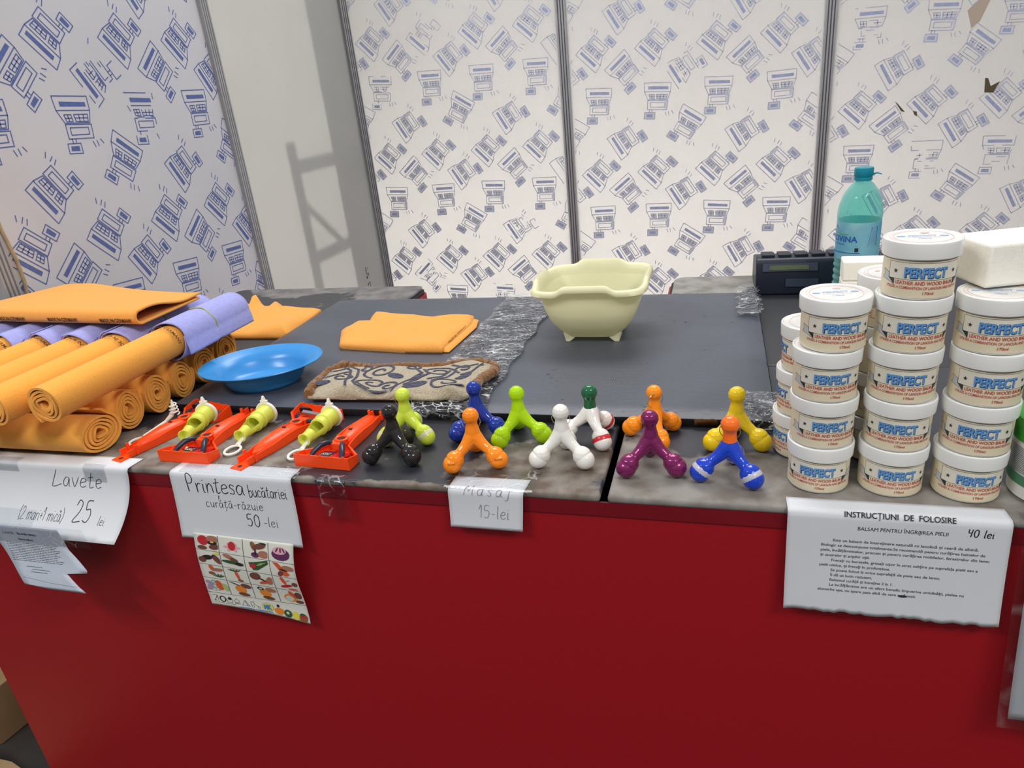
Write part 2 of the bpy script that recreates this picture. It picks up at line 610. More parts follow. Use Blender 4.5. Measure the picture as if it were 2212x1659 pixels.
    def mesh(s, name, mats, ang=40):
        me = bpy.data.meshes.new(name)
        me.from_pydata(s.v, [], s.f)
        for m in mats:
            me.materials.append(M[m] if isinstance(m, str) else m)
        me.polygons.foreach_set('material_index', s.m)
        me.polygons.foreach_set('use_smooth', s.s)
        me.update()
        try:
            me.set_sharp_from_angle(angle=R(ang))
        except Exception:
            pass
        return me

    def build(s, name, mats, parent=None, loc=None, rot=None, ang=40, bevel=0, solid=0):
        return link(name, s.mesh(name, mats if isinstance(mats, (list, tuple)) else [mats], ang), parent, loc, rot, bevel, solid)


def link(name, me, parent=None, loc=None, rot=None, bevel=0, solid=0):
    o = bpy.data.objects.new(name, me)
    C.objects.link(o)
    if parent is not None:
        o.parent = parent
    if loc is not None:
        o.location = loc
    if rot is not None:
        o.rotation_euler = rot
    if bevel:
        b = o.modifiers.new('bevel', 'BEVEL')
        b.width = bevel
        b.segments = 3
        b.limit_method = 'ANGLE'
    if solid:
        b = o.modifiers.new('solid', 'SOLIDIFY')
        b.thickness = solid
        b.offset = 0
    return o


TG = {}


def text_geo(body, bold=0.0):
    key = (body, bold)
    if key in TG:
        return TG[key]

    def ev(t):
        cu = bpy.data.curves.new('txt', 'FONT')
        cu.body = t
        cu.size = 1
        cu.resolution_u = 3
        cu.fill_mode = 'FRONT'
        cu.offset = bold
        o = bpy.data.objects.new('txt', cu)
        C.objects.link(o)
        dg = bpy.context.evaluated_depsgraph_get()
        me = bpy.data.meshes.new_from_object(o.evaluated_get(dg))
        V = [tuple(v.co) for v in me.vertices]
        F = [tuple(p.vertices) for p in me.polygons]
        bpy.data.objects.remove(o)
        bpy.data.curves.remove(cu)
        bpy.data.meshes.remove(me)
        return V, F
    if 'cap' not in TG:
        V, F = ev('H')
        TG['cap'] = max(p[1] for p in V)
    cap = TG['cap']
    V, F = ev(body)
    x0 = min(p[0] for p in V)
    V = [((p[0] - x0) / cap, p[1] / cap) for p in V]
    TG[key] = (V, F, max(p[0] for p in V))
    return TG[key]


def tag(o, label=None, cat=None, group=None, kind=None):
    if label:
        o['label'] = label
    if cat:
        o['category'] = cat
    if group:
        o['group'] = group
    if kind:
        o['kind'] = kind
    return o


def thing(name, label, cat, loc=(0, 0, 0), rz=0, group=None, rot=None):
    o = bpy.data.objects.new(name, None)
    C.objects.link(o)
    o.empty_display_size = 0.05
    o.location = loc
    o.rotation_euler = rot if rot else (0, 0, rz)
    return tag(o, label, cat, group)


def flatmap(origin, ux, uy, un):
    o, a, b, c = Vector(origin), Vector(ux), Vector(uy), Vector(un)
    return lambda x, y, l=0.0: o + a * x + b * y + c * l


def cylmap(r, z0=0.0, a0=-PI / 2):
    return lambda s, z, l=0.0: Vector(((r + l) * math.cos(a0 + s / r), (r + l) * math.sin(a0 + s / r), z0 + z))


def copy_thing(root, loc, rz, label, group=None):
    r = root.copy()
    C.objects.link(r)
    r.location = loc
    r.rotation_euler = (0, 0, rz)
    r['label'] = label
    if group:
        r['group'] = group
    for ch in list(root.children):
        c = ch.copy()
        C.objects.link(c)
        c.parent = r
        for g in list(ch.children):
            d = g.copy()
            C.objects.link(d)
            d.parent = c
    return r


def star(cx, cy, r):
    return [(cx + (r if i % 2 == 0 else r * 0.42) * math.sin(PI * i / 5), cy + (r if i % 2 == 0 else r * 0.42) * math.cos(PI * i / 5)) for i in range(10)]


def ell(cx, cy, a, b, n=20, rot=0):
    return [(cx + a * math.cos(t) * math.cos(rot) - b * math.sin(t) * math.sin(rot), cy + a * math.cos(t) * math.sin(rot) + b * math.sin(t) * math.cos(rot)) for t in [2 * PI * i / n for i in range(n)]]

# ------------------------------------------------------------------ the setting
XW, YW = -1.609, 3.2
ZTOP = 2.45


def struct(o):
    o['kind'] = 'structure'
    return o


U = 0.00086
MOT_LINES = [([(-62, 82), (66, 77), (63, 37), (-60, 42)], True), ([(-60, 42), (-42, 5), (50, 2), (63, 37)], False),
             ([(-38, 29), (-12, 28), (-11, 8), (-34, 9)], True), ([(-25, 28), (-23, 9)], False), ([(-36, 19), (-12, 18)], False),
             ([(-2, 28), (50, 26), (45, 6), (0, 8)], True), ([(16, 27), (15, 7)], False), ([(33, 27), (30, 7)], False), ([(-1, 18), (47, 16)], False),
             ([(-43, 2), (53, -3), (48, -43), (-45, -39)], True), ([(-30, -8), (38, -11), (36, -31), (-31, -29)], True),
             ([(-34, -39), (-35, -52)], False), ([(-22, -40), (-23, -52)], False), ([(-56, -52), (-8, -54), (-10, -83), (-59, -80)], True),
             ([(40, -52), (46, -70)], False), ([(56, -50), (59, -69)], False), ([(71, -47), (81, -62)], False)]
MOT_FILL = [[(-42, 66), (53, 61), (53, 48), (-42, 52)], [(-47, -60), (-17, -61), (-18, -76), (-50, -73)]]


def motif(mb, cx, cy, ang, mapf, lo, hi, mi, wear=0.0, scale=1.0, wd=0.0028, ml=None, mh=None):
    ca, sa = math.cos(R(ang)), math.sin(R(ang))

    def tr(p):
        x, y = p[0] * U * scale, p[1] * U * scale
        return (cx + x * ca - y * sa, cy + x * sa + y * ca)
    for pts, closed in MOT_LINES:
        P = [tr(p) for p in pts]
        if closed:
            P.append(P[0])
        seg = []
        runs = []
        for a, b in zip(P, P[1:]):
            k = max(1, int(math.hypot(b[0] - a[0], b[1] - a[1]) / 0.012))
            for i in range(k):
                seg.append((a[0] + (b[0] - a[0]) * i / k, a[1] + (b[1] - a[1]) * i / k))
        seg.append(P[-1])
        cur = []
        for p in seg:
            if lo < p[0] < hi and not (wear and random.random() < wear):
                cur.append(p)
            else:
                if len(cur) > 1:
                    runs.append(cur)
                cur = []
        if len(cur) > 1:
            runs.append(cur)
        for r_ in runs:
            mb.ribbon(r_, wd, mapf, mi if ml is None else ml, 0.0004)
    if mh is not None:
        for pts in ([(-38, 29), (-12, 28), (-11, 8), (-34, 9)], [(-2, 28), (50, 26), (45, 6), (0, 8)], [(40, -4), (53, -3), (48, -43), (38, -42)], [(-60, -49), (-4, -51), (-6, -86), (-62, -84)]):
            P = [tr(p) for p in pts]
            if all(lo < p[0] < hi for p in P) and not wear:
                mb.poly(P, mh, mapf, 0.0002)
    for pts in MOT_FILL:
        P = [tr(p) for p in pts]
        if all(lo < p[0] < hi for p in P) and not (wear and random.random() < wear * 2):
            mb.poly(P, mi, mapf, 0.0004)


def pattern(mb, u0, a_u, a_v, lo, hi, vlo, vhi, mapf, mi, ml=None, mh=None):
    """rows A B C D of little cash registers, repeat 0.486 x 0.49 m"""
    P = 0.2432
    for jr in range(-4, 4):
        vA = a_v + 0.49 * jr
        for k in range(-4, 7):
            def put(u, v, ang):
                if lo - 0.1 < u < hi + 0.1 and vlo < v < vhi:
                    wr = 0.16 if random.random() < 0.07 else 0.0
                    motif(mb, u, v, ang + random.uniform(-3, 3), mapf, lo, hi, mi, wr, 1.0, 0.0028 if ml is None else 0.0032, ml, mh)
            put(a_u + P * k, vA, 138)
            even = k % 2 == 0
            put(a_u + 0.117 + P * k, vA - 0.098, 42 if even else 126)
            put(a_u + P * k, vA - 0.218, 0)
            put(a_u + 0.117 + P * k, vA - (0.362 if even else 0.328), 124 if even else -32)


fl = MB()
fl.box((-0.5, 1.5, -0.02), (7, 6, 0.04))
struct(fl.build('floor', 'concrete'))

# side wall, four panels of the stand system; the third is plain and lets daylight through
mb = MB()
mb.box((XW - 0.0025, 1.74, ZTOP / 2), (0.005, 0.97, ZTOP), 0)
mb.box((XW - 0.0025, 2.71, ZTOP / 2), (0.005, 0.97, ZTOP), 2)
lm = flatmap((XW, 0, 0), (0, 1, 0), (0, 0, 1), (1, 0, 0))
pattern(mb, 0, 1.347, ZC + 0.744, 1.262, 2.205, ZC - 0.45, ZTOP - 0.06, lm, 3)
# scuff with brown specks low on the plain panel
for i in range(16):
    a, b = 3.0 + random.uniform(-0.012, 0.014), ZC - 0.27 + random.uniform(-0.045, 0.05)
    mb.poly(ell(a, b, random.uniform(.002, .005), random.uniform(.003, .009), 7), 4, lm, 0.0006)
struct(mb.build('wall_left', ['panel_left', 'panel_left', 'panel_plain', 'ink', 'scuff']))
mb = MB()
mb.box((XW - 0.495, 1.245, ZTOP / 2), (0.98, 0.005, ZTOP), 0)
struct(mb.build('wall_front', ['panel_left']))
# back wall, three printed panels
mb = MB()
bm_ = flatmap((0, YW, 0), (1, 0, 0), (0, 0, 1), (0, -1, 0))
for (x0, x1, au, av) in ((-1.609, -0.628, -1.482, 0.756), (-0.628, 0.403, -0.490, 0.613), (0.403, 1.5, 0.539, 0.797)):
    mb.box(((x0 + x1) / 2, YW + 0.0025, ZTOP / 2), (x1 - x0, 0.005, ZTOP), 0)
    pattern(mb, 0, au, ZC + av, x0 + 0.025, x1 - 0.025, ZC - 0.5, ZTOP - 0.06, bm_, 1, 4, 5)
# leftovers of torn tape and a stain on the right hand panel
for cx, cz, pts in ((0.675, 0.292, [(-.022, .02), (-.012, .012), (.018, -.022), (.004, -.018)]),
                    (0.979, 0.337, [(-.03, .03), (-.02, .028), (-.008, .0), (.02, .014), (.012, -.004), (.004, -.024), (-.026, -.02)]),
                    (0.73, 0.262, [(-.01, .01), (.004, .006), (.006, -.012), (-.004, -.004)])):
    mb.poly([(cx + p[0], ZC + cz + p[1]) for p in pts], 2, bm_, 0.001)
mb.poly([(0.86, ZC + 0.60), (0.90, ZC + 0.64), (0.93, ZC + 0.63), (0.905, ZC + 0.56), (0.88, ZC + 0.54)], 3, bm_, 0.0002)
struct(mb.build('wall_back', ['panel_cream', 'ink_faded', 'scuff', 'glue', 'ink_line', 'ink_haze']))


def post(name, x, y, face, wd=0.044):
    """aluminium stand post with three grooves; face = direction it looks into the stall"""
    b = MB()
    nrm = Vector(face)
    sid = Vector((-nrm.y, nrm.x, 0))
    prof = []
    for k in range(4):
        s0 = -wd / 2 + k * wd / 4
        prof += [(s0 + 0.001, 0.006), (s0 + 0.0025, 0.0125), (s0 + wd / 4 - 0.0025, 0.0125), (s0 + wd / 4 - 0.001, 0.006)]
    prof = [(-wd / 2, -0.012)] + prof + [(wd / 2, -0.012)]
    vs = []
    for z in (0, ZTOP + 0.03):
        for (s_, d_) in prof:
            p = Vector((x, y, z)) + sid * s_ + nrm * d_
            vs.append(p)
    k = len(prof)
    fs = [(i, (i + 1) % k, k + (i + 1) % k, k + i) for i in range(k)] + [tuple(range(k)), tuple(range(k, 2 * k))]
    b.add(vs, fs, 0, False)
    for q in (1, 2, 3):
        s0 = -wd / 2 + q * wd / 4
        for z in (0,):
            p0 = Vector((x, y, 0)) + sid * s0 + nrm * 0.0064
            b.add([p0 + sid * -.0012, p0 + sid * .0012, p0 + sid * .0012 + Vector((0, 0, ZTOP)), p0 - sid * .0012 + Vector((0, 0, ZTOP))], [(0, 1, 2, 3)], 1, False)
    return struct(b.build(name, ['alu', 'groove']))


post('trim_1', XW, 1.245, (1, 0, 0))
post('trim_2', XW, 2.222, (1, 0, 0))
post('trim_3', XW + 0.02, YW - 0.02, Vector((0.7071, -0.7071, 0)), 0.034)
post('trim_4', -0.628, YW, (0, -1, 0))
post('trim_5', 0.403, YW, (0, -1, 0))

# a steel rack standing outside the plain panel: its shadow falls through the panel
g = thing('storage_rack', 'steel rack standing outside behind the plain side panel', 'rack', (XW - 0.07, 2.56, 0))
b = MB()
b.box((0, 0, 0.66), (0.03, 0.062, 1.33))
b.build('upright', 'steel_dark', g)
b = MB()
b.box((0, 0.50, 1.1), (0.05, 0.36, 2.2))
b.build('side_board', 'steel_dark', g)
for z in (ZC + 0.283, ZC - 0.075):
    b = MB()
    b.box((0, 0.175, z), (0.025, 0.29, 0.05))
    b.build('crossbar', 'steel_dark', g)
b = MB()
b.box((0, 0.13, ZC + 0.045), (0.02, 0.03, 0.34), 0, Matrix.Rotation(R(50), 3, 'X'))
b.build('brace', 'steel_dark', g)

# pale cord hanging against the side wall beside its front post
b = MB()
b.tube([(XW + 0.006, 1.272, ZC + 0.75), (XW + 0.006, 1.275, ZC + 0.32), (XW + 0.006, 1.285, ZC + 0.24), (XW + 0.007, 1.284, ZC + 0.19), (XW + 0.007, 1.276, ZC + 0.14), (XW + 0.007, 1.274, ZC - 0.02)], 0.0045, 8)
tag(b.build('hanging_cord', 'string'), 'pale beige cord hanging down the printed side wall beside the front post', 'cord')

# ------------------------------------------------------------------ counters
YF = 0.787
t = thing('sales_counter', 'long red vinyl sales counter with worn black padded top in front', 'counter', (0, YF, 0))
b = MB()
b.prism([(-1.447, 0.003), (1.25, 0.003), (1.25, 0.46), (-1.447, 0.46)], 0.0, ZC - 0.010)
b.build('body', 'red', t)
b = MB()
b.box((-0.0985, 0.002, ZC - 0.021), (2.697, 0.003, 0.021))
b.build('hem_band', 'red_hem', t)
pad_a = worn('pad_worn_dark', srgb(46, 47, 54), srgb(134, 128, 120), srgb(96, 82, 70), 0.66,
             [(-0.28, 0.035, 0.12, 0.30), (-0.20, 0.02, 0.16, 0.30), (-0.15, 0.10, 0.05, 0.22), (-0.66, 0.05, 0.16, 0.22), (-0.80, 0.06, 0.2, 0.26), (-0.95, 0.03, 0.2, 0.34), (-1.2, 0.05, 0.25, 0.3)], 0.36, edge=0.42)
pad_b = worn('pad_worn_gray', srgb(52, 54, 62), srgb(138, 134, 128), srgb(112, 104, 96), 0.64,
             [(-0.02, 0.03, 0.14, 0.42), (0.07, 0.02, 0.15, 0.42), (-0.1, 0.05, 0.09, 0.42), (0.2, 0.0, 0.12, 0.4), (0.3, 0.0, 0.12, 0.4), (-0.1, 0.13, 0.06, 0.25)], 0.45, edge=0.3)


def pad(name, pts, m, parent, zt=0.0, th=0.012, bev=0.005):
    b = MB()
    b.prism(pts, ZC + zt - th, ZC + zt)
    return b.build(name, m, parent, bevel=bev)


pad('top_pad', [(-1.45, 0), (-0.143, 0), (-0.141, 0.462), (-1.45, 0.462)], pad_a, t)
pad('top_pad', [(-0.133, 0), (1.255, 0), (1.255, 0.462), (-0.131, 0.462)], pad_b, t)
b = MB()
b.box((-0.138, 0.232, ZC - 0.0105), (0.02, 0.46, 0.001))
b.build('joint_strip', 'edge_black', t)

pad_l = worn('wing_worn', srgb(60, 60, 63), srgb(122, 120, 118), srgb(98, 96, 96), 0.62,
             [(-1.3, 0.60, 0.12, 0.32), (-1.1, 0.60, 0.10, 0.3), (-0.95, 0.56, 0.13, 0.34), (-0.86, 0.50, 0.14, 0.4), (-0.84, 0.58, 0.12, 0.4), (-1.2, 0.56, 0.1, 0.26)], 0.5)
pad_r = worn('wing_worn_light', srgb(46, 47, 52), srgb(146, 144, 140), srgb(122, 118, 112), 0.62,
             [(-0.03, 0.55, 0.16, 0.42), (0.06, 0.60, 0.12, 0.4)], 0.5)


def wing(name, label, x0, x1, ydeep, m, rc):
    t = thing(name, label, 'counter', (0, 1.25, 0))
    d = ydeep - 1.25

    def rr(x0, x1, y1, r):
        P = [(x0, 0), (x1, 0)]
        for k in range(7):
            a = PI / 2 * k / 6
            P.append((x1 - r + r * math.cos(a), y1 - r + r * math.sin(a)))
        for k in range(7):
            a = PI / 2 + PI / 2 * k / 6
            P.append((x0 + r + r * math.cos(a), y1 - r + r * math.sin(a)))
        return P
    b = MB()
    b.prism(rr(x0 - 0.012, x1 + 0.012, d + 0.008, 0.04), 0, ZC - 0.02)
    b.build('body', 'red', t)
    b = MB()
    b.prism(rr(x0 - 0.006, x1 + 0.006, d + 0.004, 0.035), ZC - 0.0205, ZC - 0.010)
    b.build('rim', 'edge_black', t)
    b = MB()
    b.prism(rr(x0, x1, d, 0.03), ZC - 0.012, ZC)
    b.build('top_pad', m, t, bevel=0.005)
    return t


wing('side_counter', 'side counter wing with patchy grey black top by the plain wall panel', -1.446, -0.815, 1.852, pad_l, 0.03)
wing('side_counter', 'side counter wing with light worn top under the dark cash register', -0.105, 1.25, 1.872, pad_r, 0.03)

# ------------------------------------------------------------------ display board
BX0, BX1, BY0, BY1, BT = -0.990, 0.090, 0.996, 1.664, 0.020
ZB = ZC + BT
KB = 1.0205
t = thing('display_board', 'black padded display board lying across the counter with film wrapped around its middle', 'board', (-0.44, 1.3, ZC))
b = MB()
nx, ny = 60, 40


def bsurf(u, v):
    x = BX0 + (BX1 - BX0) * u
    y = BY0 + (BY1 - BY0) * v
    e = min(u * 1.06, (1 - u) * 1.06, v * 0.66, (1 - v) * 0.66)
    zz = BT - 0.006 * math.exp(-e / 0.006)
    # puckers where the vinyl is stapled over the right edge
    for yy in (1.39, 1.23, 1.07, 1.52):
        zz -= 0.005 * math.exp(-((x - BX1) / 0.02) ** 2 - ((y - yy) / 0.006) ** 2)
    return (x + 0.44, y - 1.3, zz)


b.grid(bsurf, nx, ny)
per = [bsurf(i / nx, 0) for i in range(nx + 1)] + [bsurf(1, j / ny) for j in range(1, ny + 1)] + [bsurf(1 - i / nx, 1) for i in range(1, nx + 1)] + [bsurf(0, 1 - j / ny) for j in range(1, ny)]
k = len(per)
vs = per + [(p[0] * 1.003, p[1] * 1.004, BT * 0.55) for p in per] + [(p[0], p[1], 0.0005) for p in per]
b.add(vs, [(r_ * k + (i + 1) % k, r_ * k + i, (r_ + 1) * k + i, (r_ + 1) * k + (i + 1) % k) for r_ in (0, 1) for i in range(k)], 1)
b.add(vs[2 * k:], [tuple(range(k))], 1, False)
b.build('padded_panel', ['board_vinyl', 'edge_black'], t, ang=60)


def crinkle(name, x0, x1, y0, y1, wrap_front=True, amp=0.004, wrap_side=False, drift=0.0, nu=26, nv=70):
    b = MB()
    rnd = np.random.RandomState(int(abs(x0 * 1000)) + 3)
    ph = rnd.rand(14) * 6.28
    fr = rnd.uniform(40, 220, (14, 2))

    def fn(u, v):
        L = (y1 - y0) + (0.032 if wrap_front else 0)
        s_ = v * L - (0.032 if wrap_front else 0)
        x = x0 + (x1 - x0) * u + drift * v + 0.004 * math.sin(v * 37 + ph[0]) * (1 if u in (0, 1) else 0)
        a = 0
        for q in range(14):
            a += abs(math.sin(fr[q, 0] * 0.5 * x + fr[q, 1] * s_ + ph[q])) / 14
        if s_ >= 0:
            return (x + 0.44, y0 + s_ - 1.3, BT + 0.0008 + amp * a * 2)
        return (x + 0.44, y0 - 0.0042 - amp * a * 1.2 - 1.3, BT - 0.002 + s_ * 0.54)
    b.grid(fn, nu, nv)
    return b.build(name, 'film', t, ang=18)


crinkle('plastic_film', -0.502, -0.368, BY0, 1.658, drift=0.0)
crinkle('plastic_film', 0.046, 0.094, 1.46, 1.66, wrap_front=False, amp=0.007, nu=16, nv=36)
crinkle('plastic_film', 0.046, 0.094, BY0, 1.067, amp=0.008, nu=16, nv=24)
for (xa, xb, z0_) in ((-0.028, 0.006, 0.0165), (-0.121, -0.111, 0.012)):
    b = MB()
    nseg = 9
    top_ = [(xa + (xb - xa) * i / nseg, z0_ - random.uniform(0, .003)) for i in range(nseg + 1)]
    bot_ = [(xa + (xb - xa) * i / nseg, 0.004 + random.uniform(0, .004)) for i in range(nseg + 1)]
    pts = top_ + bot_[::-1]
    yy = BY0 - 0.0036 - 1.3
    b.add([(p[0] + 0.44, yy, p[1]) for p in pts], [tuple(range(len(pts)))], 0, False)
    b.build('bare_wood_patch', 'wood_raw', t, solid=0.002)
# water drops spilled on the board
b = MB()
for i in range(46):
    x, y = random.uniform(-0.30, 0.05), random.uniform(1.0, 1.25)
    if random.random() < 0.3:
        y = random.uniform(1.2, 1.5)
        x = random.uniform(-0.1, 0.04)
    r_ = random.uniform(0.0012, 0.0032)
    b.lathe([(r_, 0), (r_ * 0.8, r_ * 0.35), (r_ * 0.4, r_ * 0.5), (1e-5, r_ * 0.54)], 10, 0, Matrix.Translation((x, y, ZB + 0.0002)), random.uniform(0.6, 1.0))
tag(b.build('water_drops', 'droplet'), 'scattered clear water drops on the black board in front of the basin', 'water', kind='stuff')

# ------------------------------------------------------------------ rolled cloths
def spiral_roll(name, m, parent, rad, length, turns=4.6, sq=1.0, th=0.0042, tail=0.03, phase=0.0, jitter=0.0, seed=0, r_in=0.007, ax=1.0, az=1.0, start=0.0):
    """felt wound round itself; axis along +Y from y=start, centre at the origin of the parent"""
    rn = random.Random(seed)
    n = int(turns * 30)
    ctr = []
    for i in range(n + 1):
        a = 2 * PI * turns * i / n
        r_ = r_in + (rad - th / 2 - r_in) * i / n
        wob = 1 + jitter * math.sin(3 * a + seed) * (1 - i / n)
        e = sq + (1 - sq) * (i / n) * 0.35
        ctr.append(Vector((r_ * wob * math.cos(a - 2 * PI * turns + phase) * (2 - e if e < 1 else 1) ** 0.5, r_ * wob * math.sin(a - 2 * PI * turns + phase) * e)))
    # loose end leaves along the tangent
    tng = (ctr[-1] - ctr[-4]).normalized()
    ncur = Vector((-tng.y, tng.x))
    for i in range(1, 7):
        q = tail * i / 6
        ctr.append(ctr[n] + tng * q + ncur * (q * q * 6))
    k = len(ctr)
    inn, out = [], []
    for i in range(k):
        d = ctr[min(i + 1, k - 1)] - ctr[max(i - 1, 0)]
        d.normalize()
        nn = Vector((d.y, -d.x))
        t_ = th * (0.94 + 0.12 * rn.random())
        inn.append(ctr[i] - nn * t_ / 2)
        out.append(ctr[i] + nn * t_ / 2)
    b = MB()
    ys = [start + length * j / 10 for j in range(11)]
    vs = []
    for y in ys:
        for i in range(k):
            dy = 0.0 if 0 < ys.index(y) < 10 else 0.0016 * math.sin(i * 0.37 + seed)
            vs.append((inn[i].x * ax, y + dy, inn[i].y * az))
        for i in range(k):
            dy = 0.0 if 0 < ys.index(y) < 10 else 0.0016 * math.sin(i * 0.37 + seed)
            vs.append((out[i].x * ax, y + dy, out[i].y * az))
    fs = []
    for j in range(10):
        a, c = j * 2 * k, (j + 1) * 2 * k
        for i in range(k - 1):
            fs.append((a + i, c + i, c + i + 1, a + i + 1))
            fs.append((a + k + i, a + k + i + 1, c + k + i + 1, c + k + i))
        fs.append((a + k - 1, c + k - 1, c + 2 * k - 1, a + 2 * k - 1))
        fs.append((a, a + k, c + k, c))
    for i in range(k - 1):
        fs.append((i, i + 1, k + i + 1, k + i))
        e = 10 * 2 * k
        fs.append((e + i, e + k + i, e + k + i + 1, e + i + 1))
    b.add(vs, fs, 0, True)
    return b.build(name, m, parent, ang=50)


# lower row: rolls lying across the counter, ends towards the plate
low = [(-1.000, 0.836, 0.046, 0.034, 'front most of the lower orange cloth rolls, at the counter edge'),
       (-1.012, 0.917, 0.033, 0.039, 'second lower orange cloth roll from the counter edge, tall oval end'),
       (-1.008, 0.986, 0.033, 0.0405, 'third lower orange cloth roll from the counter edge'),
       (-1.008, 1.056, 0.033, 0.0405, 'fourth lower orange cloth roll from the counter edge, beside the blue plate'),
       (-1.012, 1.130, 0.034, 0.0405, 'fifth lower orange cloth roll, behind the left end of the blue plate'),
       (-1.030, 1.224, 0.036, 0.037, 'rearmost of the lower orange cloth rolls, round coil end behind the blue plate')]
for i, (x, y, ha, hc, lab) in enumerate(low):
    g = thing('cloth_roll', lab, 'cloth roll', (x, y, ZC + hc + 0.0012), R(90), 'lower row of orange cloth rolls')
    spiral_roll('rolled_cloth', 'felt', g, 0.035, 0.44, 4.5 + 0.2 * (i % 3), 1.0, tail=(0.016 if i in (0, 1, 4) else 0.004), phase=(0.15 if i in (1, 2, 3, 4) else 0.9), jitter=0.10, seed=i + 2, th=0.0040, ax=ha / 0.035, az=hc / 0.035)

# upper row: each roll has a lavender cloth and a rubber band round its far end
up = [(-1.008, 0.765, 0.0), (-1.092, 0.745, 0.0), (-1.177, 0.73, 0.0), (-1.262, 0.72, 0.0), (-1.347, 0.72, 0.0), (-1.432, 0.72, 0.0)]
ulab = ['nearest upper orange roll with full lavender wrap and green rubber band',
        'second upper orange roll, its near end cut by the left picture edge',
        'third upper orange roll from the right with lavender wrap under the folded cloth',
        'fourth upper orange roll from the right with lavender flap under the folded cloth',
        'fifth upper orange roll from the right, dark lettering near its lavender wrap',
        'leftmost upper orange roll, only a sliver seen under the folded cloth']
UZ = 0.0828
for i, (x, y, rot) in enumerate(up):
    ru = 0.0345
    g = thing('cloth_bundle', ulab[i], 'cloth roll', (x, y, ZC + UZ + ru + 0.002), R(rot), 'upper row of bundled cloth rolls')
    L = 0.50 if i == 0 else 0.52
    ro = spiral_roll('rolled_cloth', 'felt', g, ru, L, 4.2, 0.96, tail=0.006, phase=-2.2, jitter=0.12, seed=i + 20, th=0.0042)
    # lettering printed round the roll just before the lavender cloth
    b = MB()
    ym = {0: 0.268, 1: 0.25, 2: 0.25, 3: 0.26, 4: 0.245, 5: 0.25}[i]

    def wrap(s, q, l, ru=ru, ym=ym, flip=(i == 1)):
        a = (s if not flip else -s) / ru
        rr_ = ru + 0.0006 + l
        return Vector((rr_ * math.sin(a) * 1.03, ym + (q if not flip else -q), rr_ * math.cos(a)))
    b.text('MADE IN GERMANY', wrap, {0: 0.012, 1: -0.012, 2: 0.040, 3: 0.010, 4: 0.012, 5: 0.01}[i], 0, 0.0075, 0, 0.082, 'C', 0.02, 0.0008)
    b.build('printed_lettering', 'print_dark', ro)
    # lavender cloth, open spiral with a free flap
    y0 = {0: 0.285, 1: 0.262, 2: 0.265, 3: 0.275, 4: 0.265, 5: 0.27}[i]
    y1 = L - 0.012
    b = MB()
    ph0 = {0: 0.30, 1: 2.6, 2: 2.9, 3: 2.7, 4: 2.8, 5: 2.6}[i]

    def lav(u, v, i=i, ru=ru, y0=y0, y1=y1, ph0=ph0):
        a = ph0 - u * 2 * PI * 1.12
        rr_ = ru + 0.0018 + 0.0034 * u
        fl_ = max(0, u - 0.93) / 0.07
        pinch = 1 - 0.05 * math.exp(-((v - 0.47) / 0.05) ** 2)
        dx = 0.014 * fl_ if i == 0 else 0.0
        flare = 0.0010 * (1 - v) * math.sin(3 * a + i) * u
        return ((rr_ + flare) * pinch * math.cos(a) + dx * 0.75, y0 + (y1 - y0) * v + 0.004 * math.sin(a * 2 + i), (rr_ + flare) * pinch * math.sin(a) - dx * 0.5)
    b.grid(lav, 90, 30)
    b.build('lavender_cloth', 'lavender', g, solid=0.0022, ang=60)
    b = MB()
    ym_ = y0 + (y1 - y0) * 0.47
    P = [((ru + 0.0050) * math.cos(2 * PI * k / 40), ym_ + 0.002 * math.sin(k), (ru + 0.0050) * math.sin(2 * PI * k / 40)) for k in range(40)]
    b.tube(P, 0.0013, 8, 0, True)
    b.build('rubber_band', 'rubber', g)

# large folded cloth lying on the upper rolls
Zs = UZ + 2 * 0.0345 + 0.0245
A = [(-1.56, 1.075), (-1.040, 1.036)]     # front fold
Bk = [(-1.545, 1.340), (-1.032, 1.195)]    # back edge
g = thing('folded_cloth', 'large orange felt cloth folded in half on top of the rolls', 'cloth', (-1.2, 1.05, ZC + Zs))
b = MB()


def sheet_top(u, v):
    # u along the fold, v round the fold: lower layer, round the fold, upper layer
    fx = A[0][0] + (A[1][0] - A[0][0]) * u
    fy = A[0][1] + (A[1][1] - A[0][1]) * u
    bx = Bk[0][0] + (Bk[1][0] - Bk[0][0]) * u
    by = Bk[0][1] + (Bk[1][1] - Bk[0][1]) * u
    r_ = 0.0125
    if v < 0.4:
        q, z, o = 1 - v / 0.4, -r_ * (1 - 0.75 * (1 - v / 0.4)), 0
        q = q * 0.97
    elif v < 0.6:
        a = (v - 0.4) / 0.2 * PI
        q, z, o = 0, -r_ * math.cos(a), -r_ * math.sin(a) * 1.1
    else:
        q = (v - 0.6) / 0.4
        z, o = r_ * (1 - 0.72 * q), 0
    d = Vector((bx - fx, by - fy, 0))
    dn = d.normalized()
    p = Vector((fx, fy, 0)) + d * q + dn * (o + 0.0)
    if u > 0.93 and v > 0.6:
        z += 0.004 * (u - 0.93) / 0.07 * math.sin(q * 7)
    z += 0.003 * math.sin(u * 6 + 1) * q - 0.009 * q
    z -= 0.010 * max(0, 0.25 - u) / 0.25
    return (p.x + 1.2, p.y - 1.05, z + 0.0)


